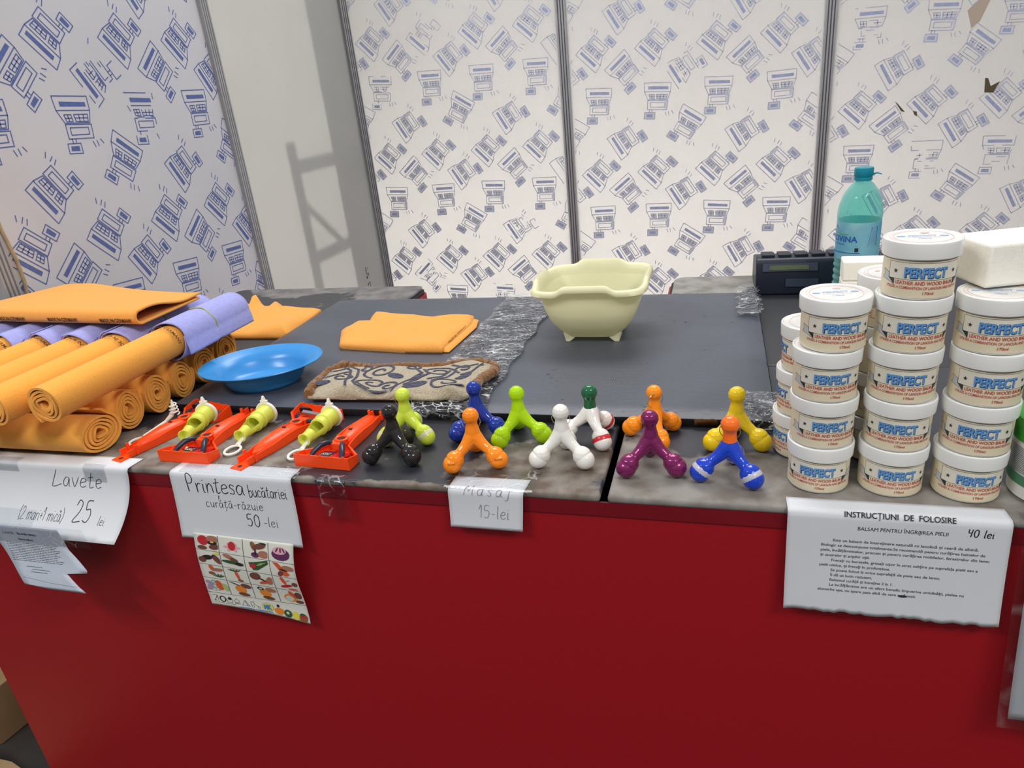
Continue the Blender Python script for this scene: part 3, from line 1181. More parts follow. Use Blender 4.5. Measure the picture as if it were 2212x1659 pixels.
b.grid(sheet_top, 40, 60)
fc = b.build('felt_sheet', 'felt_flat', g, solid=0.0042, ang=60)
b = MB()
ax = Vector((A[1][0] - A[0][0], A[1][1] - A[0][1], 0)).normalized()
nrm = Vector((ax.y, -ax.x, 0))
for sxx, txt in ((0.145, 'MADE IN GERMANY'), (0.290, 'MADE IN GERMANY'), (0.430, 'MADE IN GERMANY')):
    def fm(x, y, l=0.0, sxx=sxx):
        o = Vector((A[0][0], A[0][1], 0)) + ax * (sxx + x)
        a = -0.55 + y / 0.0115
        rr_ = 0.0164 + l
        p = o + nrm * (rr_ * math.cos(a)) + Vector((0, 0, rr_ * math.sin(a) * 0.95))
        uu = (sxx + x) / 0.520
        return Vector((p.x + 1.2, p.y - 1.05, p.z - 0.010 * max(0, 0.25 - uu) / 0.25))
    b = MB()
    b.text(txt, fm, 0, 0, 0.0065, 0, 0.082, 'L', 0.02, 0.0006)
    b.build('printed_lettering', 'print_dark', fc)


# ------------------------------------------------------------------ loose folded cloths
def pip(x, y, P):
    c = False
    j = len(P) - 1
    for i in range(len(P)):
        if (P[i][1] > y) != (P[j][1] > y) and x < (P[j][0] - P[i][0]) * (y - P[i][1]) / (P[j][1] - P[i][1]) + P[i][0]:
            c = not c
        j = i
    return c


def blanket(outline, hfun, thick, m_list, name, parent, sub=0.006, mi=0):
    """closed soft slab over an outline: top surface follows hfun(x, y, dist to edge), side wraps under"""
    # densify the outline
    P = [Vector(p) for p in outline]
    Q = []
    for a, c in zip(P, P[1:] + P[:1]):
        kk = max(1, int((c - a).length / sub))
        Q += [a.lerp(c, i / kk) for i in range(kk)]
    ctr = sum(Q, Vector((0, 0))) / len(Q)
    rings = 14
    vs = []
    kk = len(Q)
    for j in range(rings + 1):
        s_ = j / rings
        for p in Q:
            q = p.lerp(ctr, 1 - (1 - s_) ** 1.0 if j < rings else 1)
            d = (p - q).length
            vs.append((q.x, q.y, hfun(q.x, q.y, d)))
    fs = [(j * kk + i, j * kk + (i + 1) % kk, (j + 1) * kk + (i + 1) % kk, (j + 1) * kk + i) for j in range(rings) for i in range(kk)]
    base = [(p.x + (ctr.x - p.x) * 0.008, p.y + (ctr.y - p.y) * 0.008, 0.0006) for p in Q]
    mid = [(p.x + (p.x - ctr.x) * 0.012, p.y + (p.y - ctr.y) * 0.012, max(0.0012, hfun(p.x, p.y, 0) * 0.55)) for p in Q]
    o = len(vs)
    vs += mid + base
    fs += [(o + i, o + (i + 1) % kk, (i + 1) % kk, i) for i in range(kk)]
    fs += [(o + kk + i, o + kk + (i + 1) % kk, o + (i + 1) % kk, o + i) for i in range(kk)]
    fs.append(tuple(range(o + kk, o + 2 * kk))[::-1])
    b = MB()
    b.add(vs, fs, mi, True)
    return b.build(name, m_list, parent, ang=70)


CC = (-0.64, 1.31)
outC = [(-0.764, 1.246), (-0.806, 1.335), (-0.800, 1.395), (-0.764, 1.386), (-0.775, 1.45), (-0.67, 1.445), (-0.60, 1.418), (-0.522, 1.432), (-0.512, 1.38), (-0.522, 1.222), (-0.60, 1.224)]
# layered: lower fold a little larger than the upper one
g = thing('folded_cloth', 'orange felt cloth folded flat in the middle of the black board', 'cloth', (CC[0] * KB, CC[1] * KB, ZB))
g.scale = (KB, KB, KB)
rel = [(x - CC[0], y - CC[1]) for x, y in outC]
lowr = [(x * 0.975 + (0.014 if x > 0.08 else 0), y * 0.93) for x, y in rel]
blanket(lowr, lambda x, y, d: 0.0095 * min(1, 0.55 + d / 0.012 * 0.45), 0.01, ['felt_flat'], 'lower_fold', g)
up_ = [(x * 0.992, y * 0.985) for x, y in rel]


def hC(x, y, d):
    z = 0.0195 * min(1, 0.62 + d / 0.014 * 0.38)
    z += 0.0035 * math.sin(x * 38 + y * 22) * math.sin(y * 46 - x * 8) * min(1, d / 0.02)
    z += 0.006 * math.exp(-((x + 0.12) / 0.03) ** 2 - ((y - 0.12) / 0.03) ** 2)
    return z


o = blanket(up_, hC, 0.01, ['felt_flat'], 'upper_fold', g)
b = MB()
rm = lambda x, y, l=0.0: Vector((0.1205 + 0.004 * x / 0.1, -0.055 + x, 0.010 + y + l))
b.text('MADE IN GERMANY', rm, 0, 0.0, 0.006, 0, 0.10, 'L', 0.0, 0)
b.build('printed_lettering', 'print_dark', g)

CL = (-1.13, 1.5)
outL = [(-1.22, 1.392), (-0.985, 1.392), (-1.008, 1.59), (-1.03, 1.583), (-1.10, 1.575), (-1.14, 1.612), (-1.155, 1.596), (-1.214, 1.63), (-1.25, 1.66), (-1.24, 1.61), (-1.285, 1.625), (-1.34, 1.59)]
g = thing('folded_cloth', 'crumpled orange cloth behind the rolls, partly under the left edge of the board', 'cloth', (CL[0], CL[1], ZC))


def hL(x, y, d):
    z = 0.026 * min(1, 0.5 + d / 0.02 * 0.5)
    z += 0.007 * math.sin(x * 30 + 1) * math.sin(y * 26) * min(1, d / 0.02)
    z += 0.018 * math.exp(-((x + 0.10) / 0.018) ** 2 - ((y - 0.125) / 0.03) ** 2)
    z += 0.020 * math.exp(-((x + 0.135) / 0.014) ** 2 - ((y - 0.13) / 0.03) ** 2)
    z += 0.010 * math.exp(-((x + 0.01) / 0.02) ** 2 - ((y - 0.10) / 0.02) ** 2)
    return z


blanket([(x - CL[0], y - CL[1]) for x, y in outL], hL, 0.01, ['felt_flat'], 'felt_sheet', g)

# ------------------------------------------------------------------ terry mat with scrolls and a fuzzy brown edge
CM = (-0.53, 1.04)
outM = [(-0.693, 0.978), (-0.703, 1.02), (-0.712, 1.10), (-0.69, 1.128), (-0.63, 1.122), (-0.54, 1.126), (-0.45, 1.145), (-0.405, 1.156), (-0.378, 1.140), (-0.374, 1.105), (-0.386, 1.06), (-0.384, 1.012), (-0.398, 0.988), (-0.425, 0.992), (-0.45, 0.985), (-0.52, 0.985), (-0.60, 0.982)]
g = thing('terry_mat', 'beige terry mat with navy scrolls and fuzzy brown border on the black board', 'mat', (CM[0] * KB + 0.004, 1.057, ZB + 0.0072))
g.scale = (0.98, 0.90, 1)
relM = [(x - CM[0], y - CM[1]) for x, y in outM]


def hM(x, y, d):
    z = 0.017 * min(1, 0.45 + d / 0.02 * 0.55)
    z += 0.0055 * math.sin(x * 62 + 0.6) * math.exp(-((y + 0.05) / 0.035) ** 2)
    z += 0.0035 * math.sin(x * 34 + y * 40)* min(1, d / 0.02)
    return max(z, 0.006)


mo = blanket(relM, hM, 0.01, ['terry', 'terry_navy'], 'terry_pile', g)
b = MB()


def mm(x, y, l=0.0):
    return Vector((x, y, hM(x, y, 0.05) + 0.0010 + l))


def scroll(cx, cy, r0, r1, a0, a1, n=30, sy=0.8):
    return [(cx + (r0 + (r1 - r0) * i / n) * math.cos(R(a0 + (a1 - a0) * i / n)), cy + sy * (r0 + (r1 - r0) * i / n) * math.sin(R(a0 + (a1 - a0) * i / n))) for i in range(n + 1)]


S = [scroll(-0.06, 0.045, 0.006, 0.038, 0, 620), scroll(-0.055, -0.012, 0.005, 0.032, 90, 640), scroll(0.055, 0.05, 0.03, 0.008, 30, 560), scroll(0.09, -0.01, 0.006, 0.036, 180, 700),
     scroll(-0.125, 0.005, 0.004, 0.024, 40, 460),
     [(-0.155, 0.07), (-0.13, 0.055), (-0.115, 0.02), (-0.105, -0.02), (-0.09, -0.05), (-0.06, -0.056)], [(-0.14, 0.076), (-0.115, 0.06), (-0.10, 0.02), (-0.09, -0.02), (-0.075, -0.04), (-0.05, -0.045)],
     [(0.0, 0.08), (0.012, 0.05), (0.03, 0.03), (0.02, 0.0), (0.0, -0.02), (-0.006, -0.048)], [(0.012, 0.082), (0.024, 0.055), (0.043, 0.03), (0.032, -0.005), (0.012, -0.025)],
     scroll(-0.02, -0.02, 0.004, 0.022, 60, 520), scroll(0.10, 0.065, 0.004, 0.02, 200, 620), scroll(0.0, 0.06, 0.004, 0.018, 0, 480), scroll(-0.10, 0.06, 0.004, 0.016, 100, 480),
     [(-0.165, 0.02), (-0.15, 0.04), (-0.14, 0.07)], [(-0.16, -0.005), (-0.14, 0.015), (-0.125, 0.05)], [(0.05, 0.0), (0.07, 0.02), (0.075, 0.06)], [(0.06, -0.005), (0.08, 0.018), (0.087, 0.06)],
     [(-0.16, -0.03), (-0.13, -0.045), (-0.10, -0.052)], [(0.03, -0.04), (0.06, -0.05), (0.10, -0.045), (0.125, -0.03)], [(0.07, 0.085), (0.1, 0.07), (0.125, 0.08)], [(0.1, 0.04), (0.12, 0.05), (0.135, 0.085)]]
for q in S:
    q = [p for p in q if pip(p[0] * 1.07, p[1] * 1.12, relM)]
    if len(q) > 2:
        b.ribbon(q, 0.0050, mm, 0, 0, False, 0.004)
for (cx, cy, a_, c_, rr_) in ((-0.155, -0.02, 0.018, 0.008, 0.3), (-0.02, 0.02, 0.022, 0.008, -0.5), (0.035, -0.025, 0.024, 0.010, 0.6), (0.03, 0.008, 0.02, 0.007, 0.9), (0.11, 0.03, 0.02, 0.008, 1.0), (-0.03, -0.045, 0.02, 0.006, 0.1), (0.118, -0.03, 0.014, 0.006, 0.5)):
    E_ = [p for p in ell(cx, cy, a_, c_, 16, rr_)]
    b.add([mm(cx, cy)] + [mm(p[0], p[1]) for p in E_], [(0, i + 1, (i + 1) % 16 + 1) for i in range(16)], 0, False)
b.build('scroll_pattern', 'terry_navy', mo)
# fuzzy border along the back and both ends
P = [Vector(p) for p in relM]
path = P[0:1] + P[1:12]
Q = []
for a, c in zip(path, path[1:]):
    kk = max(1, int((c - a).length / 0.004))
    Q += [a.lerp(c, i / kk) for i in range(kk)]
Q.append(path[-1])
b = MB()
b.tube([(p.x + random.uniform(-.001, .001), p.y + random.uniform(-.001, .001), 0.010 + random.uniform(-.001, .0015) + 0.002 * math.sin(i * 0.2)) for i, p in enumerate(Q)],
       [0.0085 + random.uniform(-.0016, .0018) for p in Q], 10)
b.build('fuzzy_border', 'fuzz', g)

# ------------------------------------------------------------------ blue plate
g = thing('oval_plate', 'oval blue plastic plate on the black board beside the rolled cloths', 'plate', (-0.845, 1.090, ZB + 0.0005), R(18))
g.scale = (1, 1, 1.38)
b = MB()
prof = [(1e-4, 0.0022), (0.050, 0.0022), (0.062, 0.0), (0.066, 0.0005), (0.072, 0.006), (0.080, 0.016), (0.086, 0.0225), (0.100, 0.027), (0.1175, 0.0315), (0.1185, 0.0325), (0.1175, 0.0335), (0.100, 0.0292), (0.085, 0.0248), (0.078, 0.018), (0.069, 0.0075), (0.060, 0.0042), (1e-4, 0.0042)]
b.lathe(prof, 96, 0, None, 0.80)
b.build('dish', 'blue_plate', g, ang=60)

# ------------------------------------------------------------------ cream basin with water
g = thing('square_basin', 'cream plastic basin with little feet standing on the black board, half full of water', 'basin', (-0.232 * KB, 1.346 * KB, ZB))
g.scale = (KB, KB, KB)


def sup(a, hw, n=5.0):
    c, s_ = math.cos(a), math.sin(a)
    k_ = (abs(c) ** n + abs(s_) ** n) ** (-1 / n)
    return hw * k_ * c, hw * k_ * s_


def basin_ring(hw, z, n=4.5, wave=0.0, cnt=128):
    out = []
    for i in range(cnt):
        a = 2 * PI * i / cnt
        x, y = sup(a, hw, n)
        zz = z
        if wave:
            # lip rises in the middle of each side
            aa = (a + PI / 4) % (PI / 2) - PI / 4
            zz += wave * (0.5 + 0.5 * math.tanh((0.42 - abs(aa)) / 0.05)) - wave * 0.3
            # corners of the lip flare out
            f = 1 + 0.03 * math.exp(-((abs(aa) - PI / 4) / 0.2) ** 2)
            x, y = x * f, y * f
        out.append((x, y, zz))
    return out


rings = [basin_ring(0.0005, 0.012), basin_ring(0.050, 0.012, 5), basin_ring(0.0535, 0.014, 5), basin_ring(0.066, 0.024), basin_ring(0.0765, 0.037), basin_ring(0.0855, 0.053), basin_ring(0.0915, 0.070), basin_ring(0.0952, 0.088), basin_ring(0.0975, 0.106, 4.5, 0.004),
         basin_ring(0.1005, 0.1175, 4.5, 0.008), basin_ring(0.106, 0.1215, 4.5, 0.010), basin_ring(0.1115, 0.1185, 4.5, 0.010), basin_ring(0.1130, 0.111, 4.5, 0.009), basin_ring(0.1105, 0.1085, 4.5, 0.009), basin_ring(0.1085, 0.113, 4.5, 0.009), basin_ring(0.104, 0.1175, 4.5, 0.009), basin_ring(0.1, 0.108, 4.5, 0.005),
         basin_ring(0.0930, 0.088), basin_ring(0.0892, 0.070), basin_ring(0.0832, 0.053), basin_ring(0.0744, 0.0375), basin_ring(0.0645, 0.0250), basin_ring(0.055, 0.0112, 5), basin_ring(0.051, 0.0095, 5), basin_ring(0.0005, 0.0095)]
b = MB()
cnt = 128
vs = [p for r_ in rings for p in r_]
b.add(vs, [(j * cnt + i, j * cnt + (i + 1) % cnt, (j + 1) * cnt + (i + 1) % cnt, (j + 1) * cnt + i) for j in range(len(rings) - 1) for i in range(cnt)][::1], 0, True)
b.build('tub', 'basin', g, ang=60)
for sx_ in (-1, 1):
    for sy_ in (-1, 1):
        b = MB()
        cx, cy = 0.046 * sx_, 0.046 * sy_
        b.add([(cx - 0.010 * sx_ * 1.6, cy + 0.007 * sy_, 0.0125), (cx + 0.011 * sx_, cy + 0.007 * sy_, 0.022), (cx + 0.011 * sx_, cy - 0.016 * sy_, 0.0125), (cx - 0.006 * sx_, cy - 0.006 * sy_, 0.0125),
               (cx - 0.002 * sx_, cy + 0.006 * sy_, 0.0), (cx + 0.007 * sx_, cy + 0.006 * sy_, 0.0), (cx + 0.007 * sx_, cy - 0.005 * sy_, 0.0), (cx - 0.002 * sx_, cy - 0.003 * sy_, 0.0)],
              [(0, 1, 5, 4), (1, 2, 6, 5), (2, 3, 7, 6), (3, 0, 4, 7), (4, 5, 6, 7)], 0, False)
        b.build('foot', 'basin', g, bevel=0.0015)
b = MB()
for hw, z, flip in ((0.0860, 0.0640, 0),):
    rg = basin_ring(hw, z)
    b.add(rg + [(0, 0, z)], [(i, (i + 1) % cnt, cnt) for i in range(cnt)], 0, False)
rr_ = [basin_ring(0.0860, 0.0640), basin_ring(0.0818, 0.0530), basin_ring(0.0732, 0.0380), basin_ring(0.0632, 0.0262), basin_ring(0.052, 0.0150, 5), basin_ring(0.0005, 0.0145, 5)]
b.add([p for r_ in rr_ for p in r_], [(j * cnt + i, (j + 1) * cnt + i, (j + 1) * cnt + (i + 1) % cnt, j * cnt + (i + 1) % cnt) for j in range(len(rr_) - 1) for i in range(cnt)], 0, True)
o = b.build('water', 'water', None, (-0.232 * KB, 1.346 * KB, ZB))
o.scale = (KB * 0.985, KB * 0.985, KB)
tag(o, 'clear water standing in the cream basin', 'water')

# ------------------------------------------------------------------ orange peelers
def make_peeler(root, near):
    """head at y = 0, tail at y = -0.19 (flip with rz); near = the two peelers whose black blade arms face the camera"""
    b = MB()
    hw = 0.049
    # head tray: front wall, side walls, sloping back plates to the neck
    b.box((0, 0.001, 0.010), (2 * hw, 0.002, 0.020))
    for s_ in (-1, 1):
        b.add([(s_ * hw, 0, 0), (s_ * hw, 0, 0.020), (s_ * hw, -0.026, 0.013), (s_ * hw, -0.026, 0), (s_ * (hw - .002), 0, 0), (s_ * (hw - .002), 0, 0.020), (s_ * (hw - .002), -0.026, 0.013), (s_ * (hw - .002), -0.026, 0)],
              [(0, 1, 2, 3), (7, 6, 5, 4), (1, 5, 6, 2), (2, 6, 7, 3), (0, 4, 5, 1), (0, 3, 7, 4)], 0, False)
        b.add([(s_ * hw, -0.025, 0), (s_ * hw, -0.025, 0.013), (s_ * 0.018, -0.052, 0.012), (s_ * 0.018, -0.052, 0), (s_ * (hw - .003), -0.023, 0), (s_ * (hw - .003), -0.023, 0.013), (s_ * 0.016, -0.050, 0.012), (s_ * 0.016, -0.050, 0)],
              [(0, 1, 2, 3), (7, 6, 5, 4), (1, 5, 6, 2), (0, 3, 7, 4), (0, 4, 5, 1), (3, 2, 6, 7)], 0, False)
    for x in (-0.040, -0.020, 0.0, 0.020, 0.040):
        b.box((x, 0.0005, 0.0208), (0.003, 0.002, 0.0025))
    b.prism([(-hw, 0.0), (-hw, -0.025), (-0.018, -0.052), (0.018, -0.052), (hw, -0.025), (hw, 0.0)], 0.0, 0.0016)
    b.build('head_tray', 'peeler', root)
    # channel of the handle with its rails
    b = MB()
    ys = [-0.050, -0.075, -0.10, -0.13, -0.150, -0.162]
    ws = [0.0175, 0.0178, 0.0178, 0.0165, 0.0140, 0.0120]
    for s_ in (-1, 1):
        vs, fs = [], []
        for i, (y, w_) in enumerate(zip(ys, ws)):
            h_ = (0.012, 0.016, 0.016, 0.013, 0.012, 0.011)[i]
            vs += [(s_ * w_, y, 0), (s_ * w_, y, h_), (s_ * (w_ - 0.002), y, h_), (s_ * (w_ - 0.002), y, 0)]
        for i in range(len(ys) - 1):
            for k_ in range(4):
                fs.append((i * 4 + k_, i * 4 + (k_ + 1) % 4, (i + 1) * 4 + (k_ + 1) % 4, (i + 1) * 4 + k_))
        fs += [(0, 1, 2, 3), tuple(len(vs) - 4 + q for q in (3, 2, 1, 0))]
        b.add(vs, fs, 0, False)
    b.prism([(-w_, y) for y, w_ in zip(ys, ws)] + [(w_, y) for y, w_ in zip(ys, ws)][::-1], 0.0, 0.0018)
    # notched tail and tongue with a hole
    for s_ in (-1, 1):
        b.box((s_ * 0.0115, -0.166, 0.0085), (0.004, 0.004, 0.017))
        b.box((s_ * 0.0105, -0.1755, 0.0065), (0.003, 0.012, 0.011))
    tongue = [(-0.0115, -0.160), (-0.0125, -0.198), (0.0125, -0.198), (0.0115, -0.160)]
    b.prism(tongue, 0.0, 0.002)
    hole = ell(0, -0.189, 0.0038, 0.0038, 16)
    b.add([(p[0], p[1], 0.0022) for p in hole], [tuple(range(16))], 1, False)
    b.build('handle_channel', ['peeler', 'dark_hole'], root)
    # torpedo shaped grip with its ring hole and slot
    b = MB()
    mt = Matrix.Translation((0, -0.066, 0.0085)) @ Matrix.Rotation(R(90), 4, 'X')
    b.lathe([(1e-4, -0.004), (0.0105, -0.002), (0.0135, 0.008), (0.0150, 0.026), (0.0146, 0.048), (0.0125, 0.068), (0.009, 0.083), (0.004, 0.092), (1e-4, 0.094)], 28, 0, mt, 0.86)
    b.tube([(0.0095 * math.cos(a), -0.060 + 0.0085 * math.sin(a), 0.0185) for a in [2 * PI * i / 24 for i in range(24)]], 0.0022, 8, 0, True)
    b.lathe([(0.009, 0.010), (0.009, 0.0175), (1e-4, 0.0172)], 20, 0, Matrix.Translation((0, -0.060, 0)))
    b.add([(p[0], p[1], 0.0182) for p in ell(0, -0.060, 0.0074, 0.0066, 20)], [tuple(range(20))], 1, False)
    b.box((0, -0.088, 0.0216), (0.0058, 0.0042, 0.0014), 1)
    b.box((0, -0.047, 0.013), (0.020, 0.010, 0.010))
    b.build('grip', ['peeler', 'dark_hole'], root)
    # black blade arms and blade
    if near:
        for s_ in (-1, 1):
            b = MB()
            b.tube([(s_ * 0.011, -0.046, 0.017), (s_ * 0.014, -0.040, 0.021), (s_ * 0.020, -0.030, 0.021), (s_ * 0.026, -0.018, 0.015), (s_ * 0.029, -0.008, 0.009)], [0.0035, 0.0042, 0.0046, 0.0042, 0.003], 12)
            b.build('blade_arm', 'navy_plastic', root)
        b = MB()
        rot = Matrix.Rotation(R(12), 3, 'X')
        b.box((-0.004, -0.024, 0.0080), (0.050, 0.030, 0.0012), 0, rot)
        b.box((0.009, -0.024, 0.0088), (0.022, 0.0295, 0.0012), 1, rot)
        fm = lambda x, y, l=0.0: Vector((0.009, -0.024, 0.0088)) + rot @ Vector((0.006 - x, 0.004 - y, 0.0010 + l))
        b.text('SSC', fm, 0, 0, 0.0085, 2, 0.015, 'L', 0.03, 0.0002)
        b.build('blade_sticker', ['blade_red', 'blade_navy', 'blade_gold'], root)
    else:
        b = MB()
        b.box((0, -0.010, 0.010), (0.072, 0.006, 0.0015), 0, Matrix.Rotation(R(20), 3, 'X'))
        b.box((0, -0.016, 0.0085), (0.072, 0.003, 0.001), 0)
        b.build('blade', 'steel', root)
        for s_ in (-1, 1):
            b = MB()
            b.tube([(s_ * 0.010, -0.046, 0.014), (s_ * 0.024, -0.036, 0.013), (s_ * 0.036, -0.020, 0.010)], [0.004, 0.004, 0.003], 10)
            b.build('blade_arm', 'navy_plastic', root)


M['blade_gold'] = mat('blade_gold', srgb(206, 190, 150), 0.4)
ZK = ZC + 0.0008
for (x, y, a, near, lab) in ((-0.900, 0.993, -14, False, 'leftmost orange peeler, wide head away from the viewer, beside the rolled cloths'),
                             (-0.820, 0.812, 178, True, 'orange peeler with its black armed head above the left edge of the peeler sign'),
                             (-0.669, 0.990, -13, False, 'orange peeler with its wide head against the board, between two yellow spouts'),
                             (-0.5725, 0.819, 176, True, 'rightmost orange peeler, black armed head at the counter edge beside the black massager')):
    g = thing('vegetable_peeler', lab, 'peeler', (x, y, ZK), R(a), 'orange vegetable peelers')
    make_peeler(g, near)


# ------------------------------------------------------------------ yellow juicing spouts
def make_juicer(root, body=True):
    """axis along +Y, mouth at y=0, white cap at y = 0.088"""
    mt = Matrix.Rotation(R(-90), 4, 'X')
    if body:
        b = MB()
        prof = [(0.0112, 0.0), (0.0098, 0.004), (0.0094, 0.012), (0.0104, 0.020), (0.0122, 0.032), (0.0135, 0.042), (0.0155, 0.0435), (0.0155, 0.0465), (0.0138, 0.048), (0.0145, 0.056), (0.0165, 0.0575), (0.0165, 0.0605), (0.0148, 0.062), (0.0165, 0.080), (0.0172, 0.084)]

        def skip(i, j):
            return 3 <= i <= 4 and 22 <= j <= 34   # side window of the spout
        b.lathe(prof, 36, 0, mt, 1, skip)
        inner = [(max(0.001, r_ - 0.0014), z) for r_, z in prof]
        b.lathe(inner, 36, 0, mt, 1, skip)
        b.lathe([(0.0112, 0.0), (0.0098, 0.0)], 36, 0, mt)
        b.build('spout', 'juicer', root)
        b = MB()
        b.lathe([(1e-4, 0.083), (0.0200, 0.083), (0.0205, 0.085), (0.0200, 0.0875), (0.014, 0.0885), (1e-4, 0.089)], 36, 0, mt)
        b.build('cap_flange', 'white_plastic', root)
        b = MB()
        b.tube([(0, 0.086, 0.0195), (-0.001, 0.087, 0.026), (-0.001, 0.0875, 0.031)], [0.004, 0.0036, 0.002], 10)
        b.box((0, 0.086, 0.0215), (0.013, 0.004, 0.004))
        b.build('cap_tab', 'white_plastic', root)
    b = MB()
    z0 = -0.0085
    b.tube([(0, 0.012, z0 + .002), (0, -0.004, z0), (0, -0.012, z0 - .002)], [0.0036, 0.0042, 0.005], 8, 0, flat=0.5)
    b.tube([(0.0125 * math.sin(a), -0.026 - 0.0145 * math.cos(a), z0 - 0.003) for a in [2 * PI * i / 28 for i in range(28)]], 0.0022, 8, 0, True)
    b.build('ring_pull', 'white_plastic', root)


for (x, y, a, lab) in ((-0.8615, 0.868, 12, 'yellow juicing spout between the two leftmost orange peelers'),
                       (-0.757, 0.876, 2, 'middle yellow juicing spout, between the second and third orange peelers'),
                       (-0.633, 0.872, -3, 'rightmost yellow juicing spout, wedged against the rightmost orange peeler')):
    g = thing('juicing_spout', lab, 'juicer', (x, y, ZC + 0.0172), 0, 'yellow juicing spouts', rot=(R(2), 0, R(a)))
    make_juicer(g)
g = thing('spiral_cutter', 'white plastic spiral cutter with ring lying behind the leftmost orange peeler', 'cutter', (-0.957, 0.893, ZC + 0.0135), R(-14))
b = MB()
z0 = -0.0085
b.tube([(0, 0.036, 0), (0, -0.014, z0 + 0.001)], [0.0030, 0.0030], 8)
b.tube([(0.0125 * math.sin(a), -0.026 - 0.0145 * math.cos(a), z0 - 0.002) for a in [2 * PI * i / 28 for i in range(28)]], 0.0022, 8, 0, True)
b.build('ring_handle', 'white_plastic', g)
b = MB()
b.tube([(0, 0.034, 0), (0.001, 0.046, 0.006), (0.002, 0.052, 0.014), (0.002, 0.054, 0.026), (0.002, 0.0545, 0.034)], [0.003, 0.0045, 0.0045, 0.003, 0.001], 10)
hel = []
for i in range(70):
    q = i / 69
    a = q * 2 * PI * 3.5
    rr_ = 0.0085 * (1 - 0.35 * q)
    hel.append((0.002 + rr_ * math.cos(a), 0.0525 + 0.002 * q + rr_ * math.sin(a), 0.006 + 0.021 * q))
b.tube(hel, 0.0013, 6)
b.build('spiral_tip', 'white_plastic', g)

# ------------------------------------------------------------------ massagers
BR = 0.0143
FR = 0.0400        # distance of the feet from the axis


def limb(pts, step=0.0016):
    out = []
    for (p, ra), (q, rb) in zip(pts, pts[1:]):
        p, q = Vector(p), Vector(q)
        k_ = max(1, int((q - p).length / step))
        out += [(p.lerp(q, i / k_), ra + (rb - ra) * i / k_) for i in range(k_)]
    out.append((Vector(pts[-1][0]), pts[-1][1]))
    return out


def field_mesh(balls, name, vox=0.0010, smooth=7):
    b = MB()
    for p, r_ in balls:
        b.sphere(p, r_, 14)
    me = b.mesh(name, [])
    o = bpy.data.objects.new(name, me)
    C.objects.link(o)
    m1 = o.modifiers.new('r', 'REMESH')
    m1.mode = 'VOXEL'
    m1.voxel_size = vox
    m2 = o.modifiers.new('s', 'SMOOTH')
    m2.iterations = smooth
    m2.factor = 0.5
    dg = bpy.context.evaluated_depsgraph_get()
    out = bpy.data.meshes.new_from_object(o.evaluated_get(dg))
    out.name = name
    bpy.data.objects.remove(o)
    bpy.data.meshes.remove(me)
    out.polygons.foreach_set('use_smooth', [True] * len(out.polygons))
    return out


def leg_balls(a):
    c, s_ = math.cos(a), math.sin(a)
    L = [((0, 0.051), 0.0120), ((0.004, 0.0462), 0.0116), ((0.0095, 0.0402), 0.0102), ((0.016, 0.0346), 0.0087), ((0.023, 0.0296), 0.0078), ((0.029, 0.0260), 0.0077)]
    P = limb([((r_ * c, r_ * s_, z), rad) for (r_, z), rad in L])
    P.append((Vector(((FR - 0.0050) * c, (FR - 0.0050) * s_, 0.0199)), 0.0143))
    return P


TOP = limb([((0, 0, 0.048), 0.0126), ((0, 0, 0.055), 0.0116), ((0, 0, 0.066), 0.0090), ((0, 0, 0.072), 0.0092), ((0, 0, 0.078), 0.0105)]) + [(Vector((0, 0, 0.0810)), 0.0128)]
LEGS = sum([leg_balls(R(-150 + 120 * k_)) for k_ in range(3)], [])
ME_FULL = field_mesh(LEGS + TOP, 'massager_body')
ME_BASE = field_mesh(LEGS + limb([((0, 0, 0.046), 0.0114), ((0, 0, 0.051), 0.0106)]), 'massager_base')
ME_KNOB = field_mesh([(Vector((0, 0, 0.0810)), 0.0128)] + limb([((0, 0, 0.078), 0.0105), ((0, 0, 0.072), 0.0092), ((0, 0, 0.066), 0.0090), ((0, 0, 0.057), 0.0100), ((0, 0, 0.054), 0.0106)]), 'massager_knob')
_b = MB()
_b.sphere((0, 0, 0), BR, 28)
ME_BALL = _b.mesh('massager_ball', [])
_b = MB()
_b.sphere((0, 0, 0), BR * 1.015, 28)
ME_INS = _b.mesh('massager_insert', [])
_b = MB()
_b.tube([(0.0135 * math.cos(a), 0, 0.0135 * math.sin(a)) for a in [2 * PI * i / 36 for i in range(36)]], 0.0006, 8, 0, True)
ME_RING = _b.mesh('massager_key_ring', ['steel'])


def paint(o, m):
    if not o.data.materials:
        o.data.materials.append(M['white_plastic'])
    o.material_slots[0].link = 'OBJECT'
    o.material_slots[0].material = m
    return o


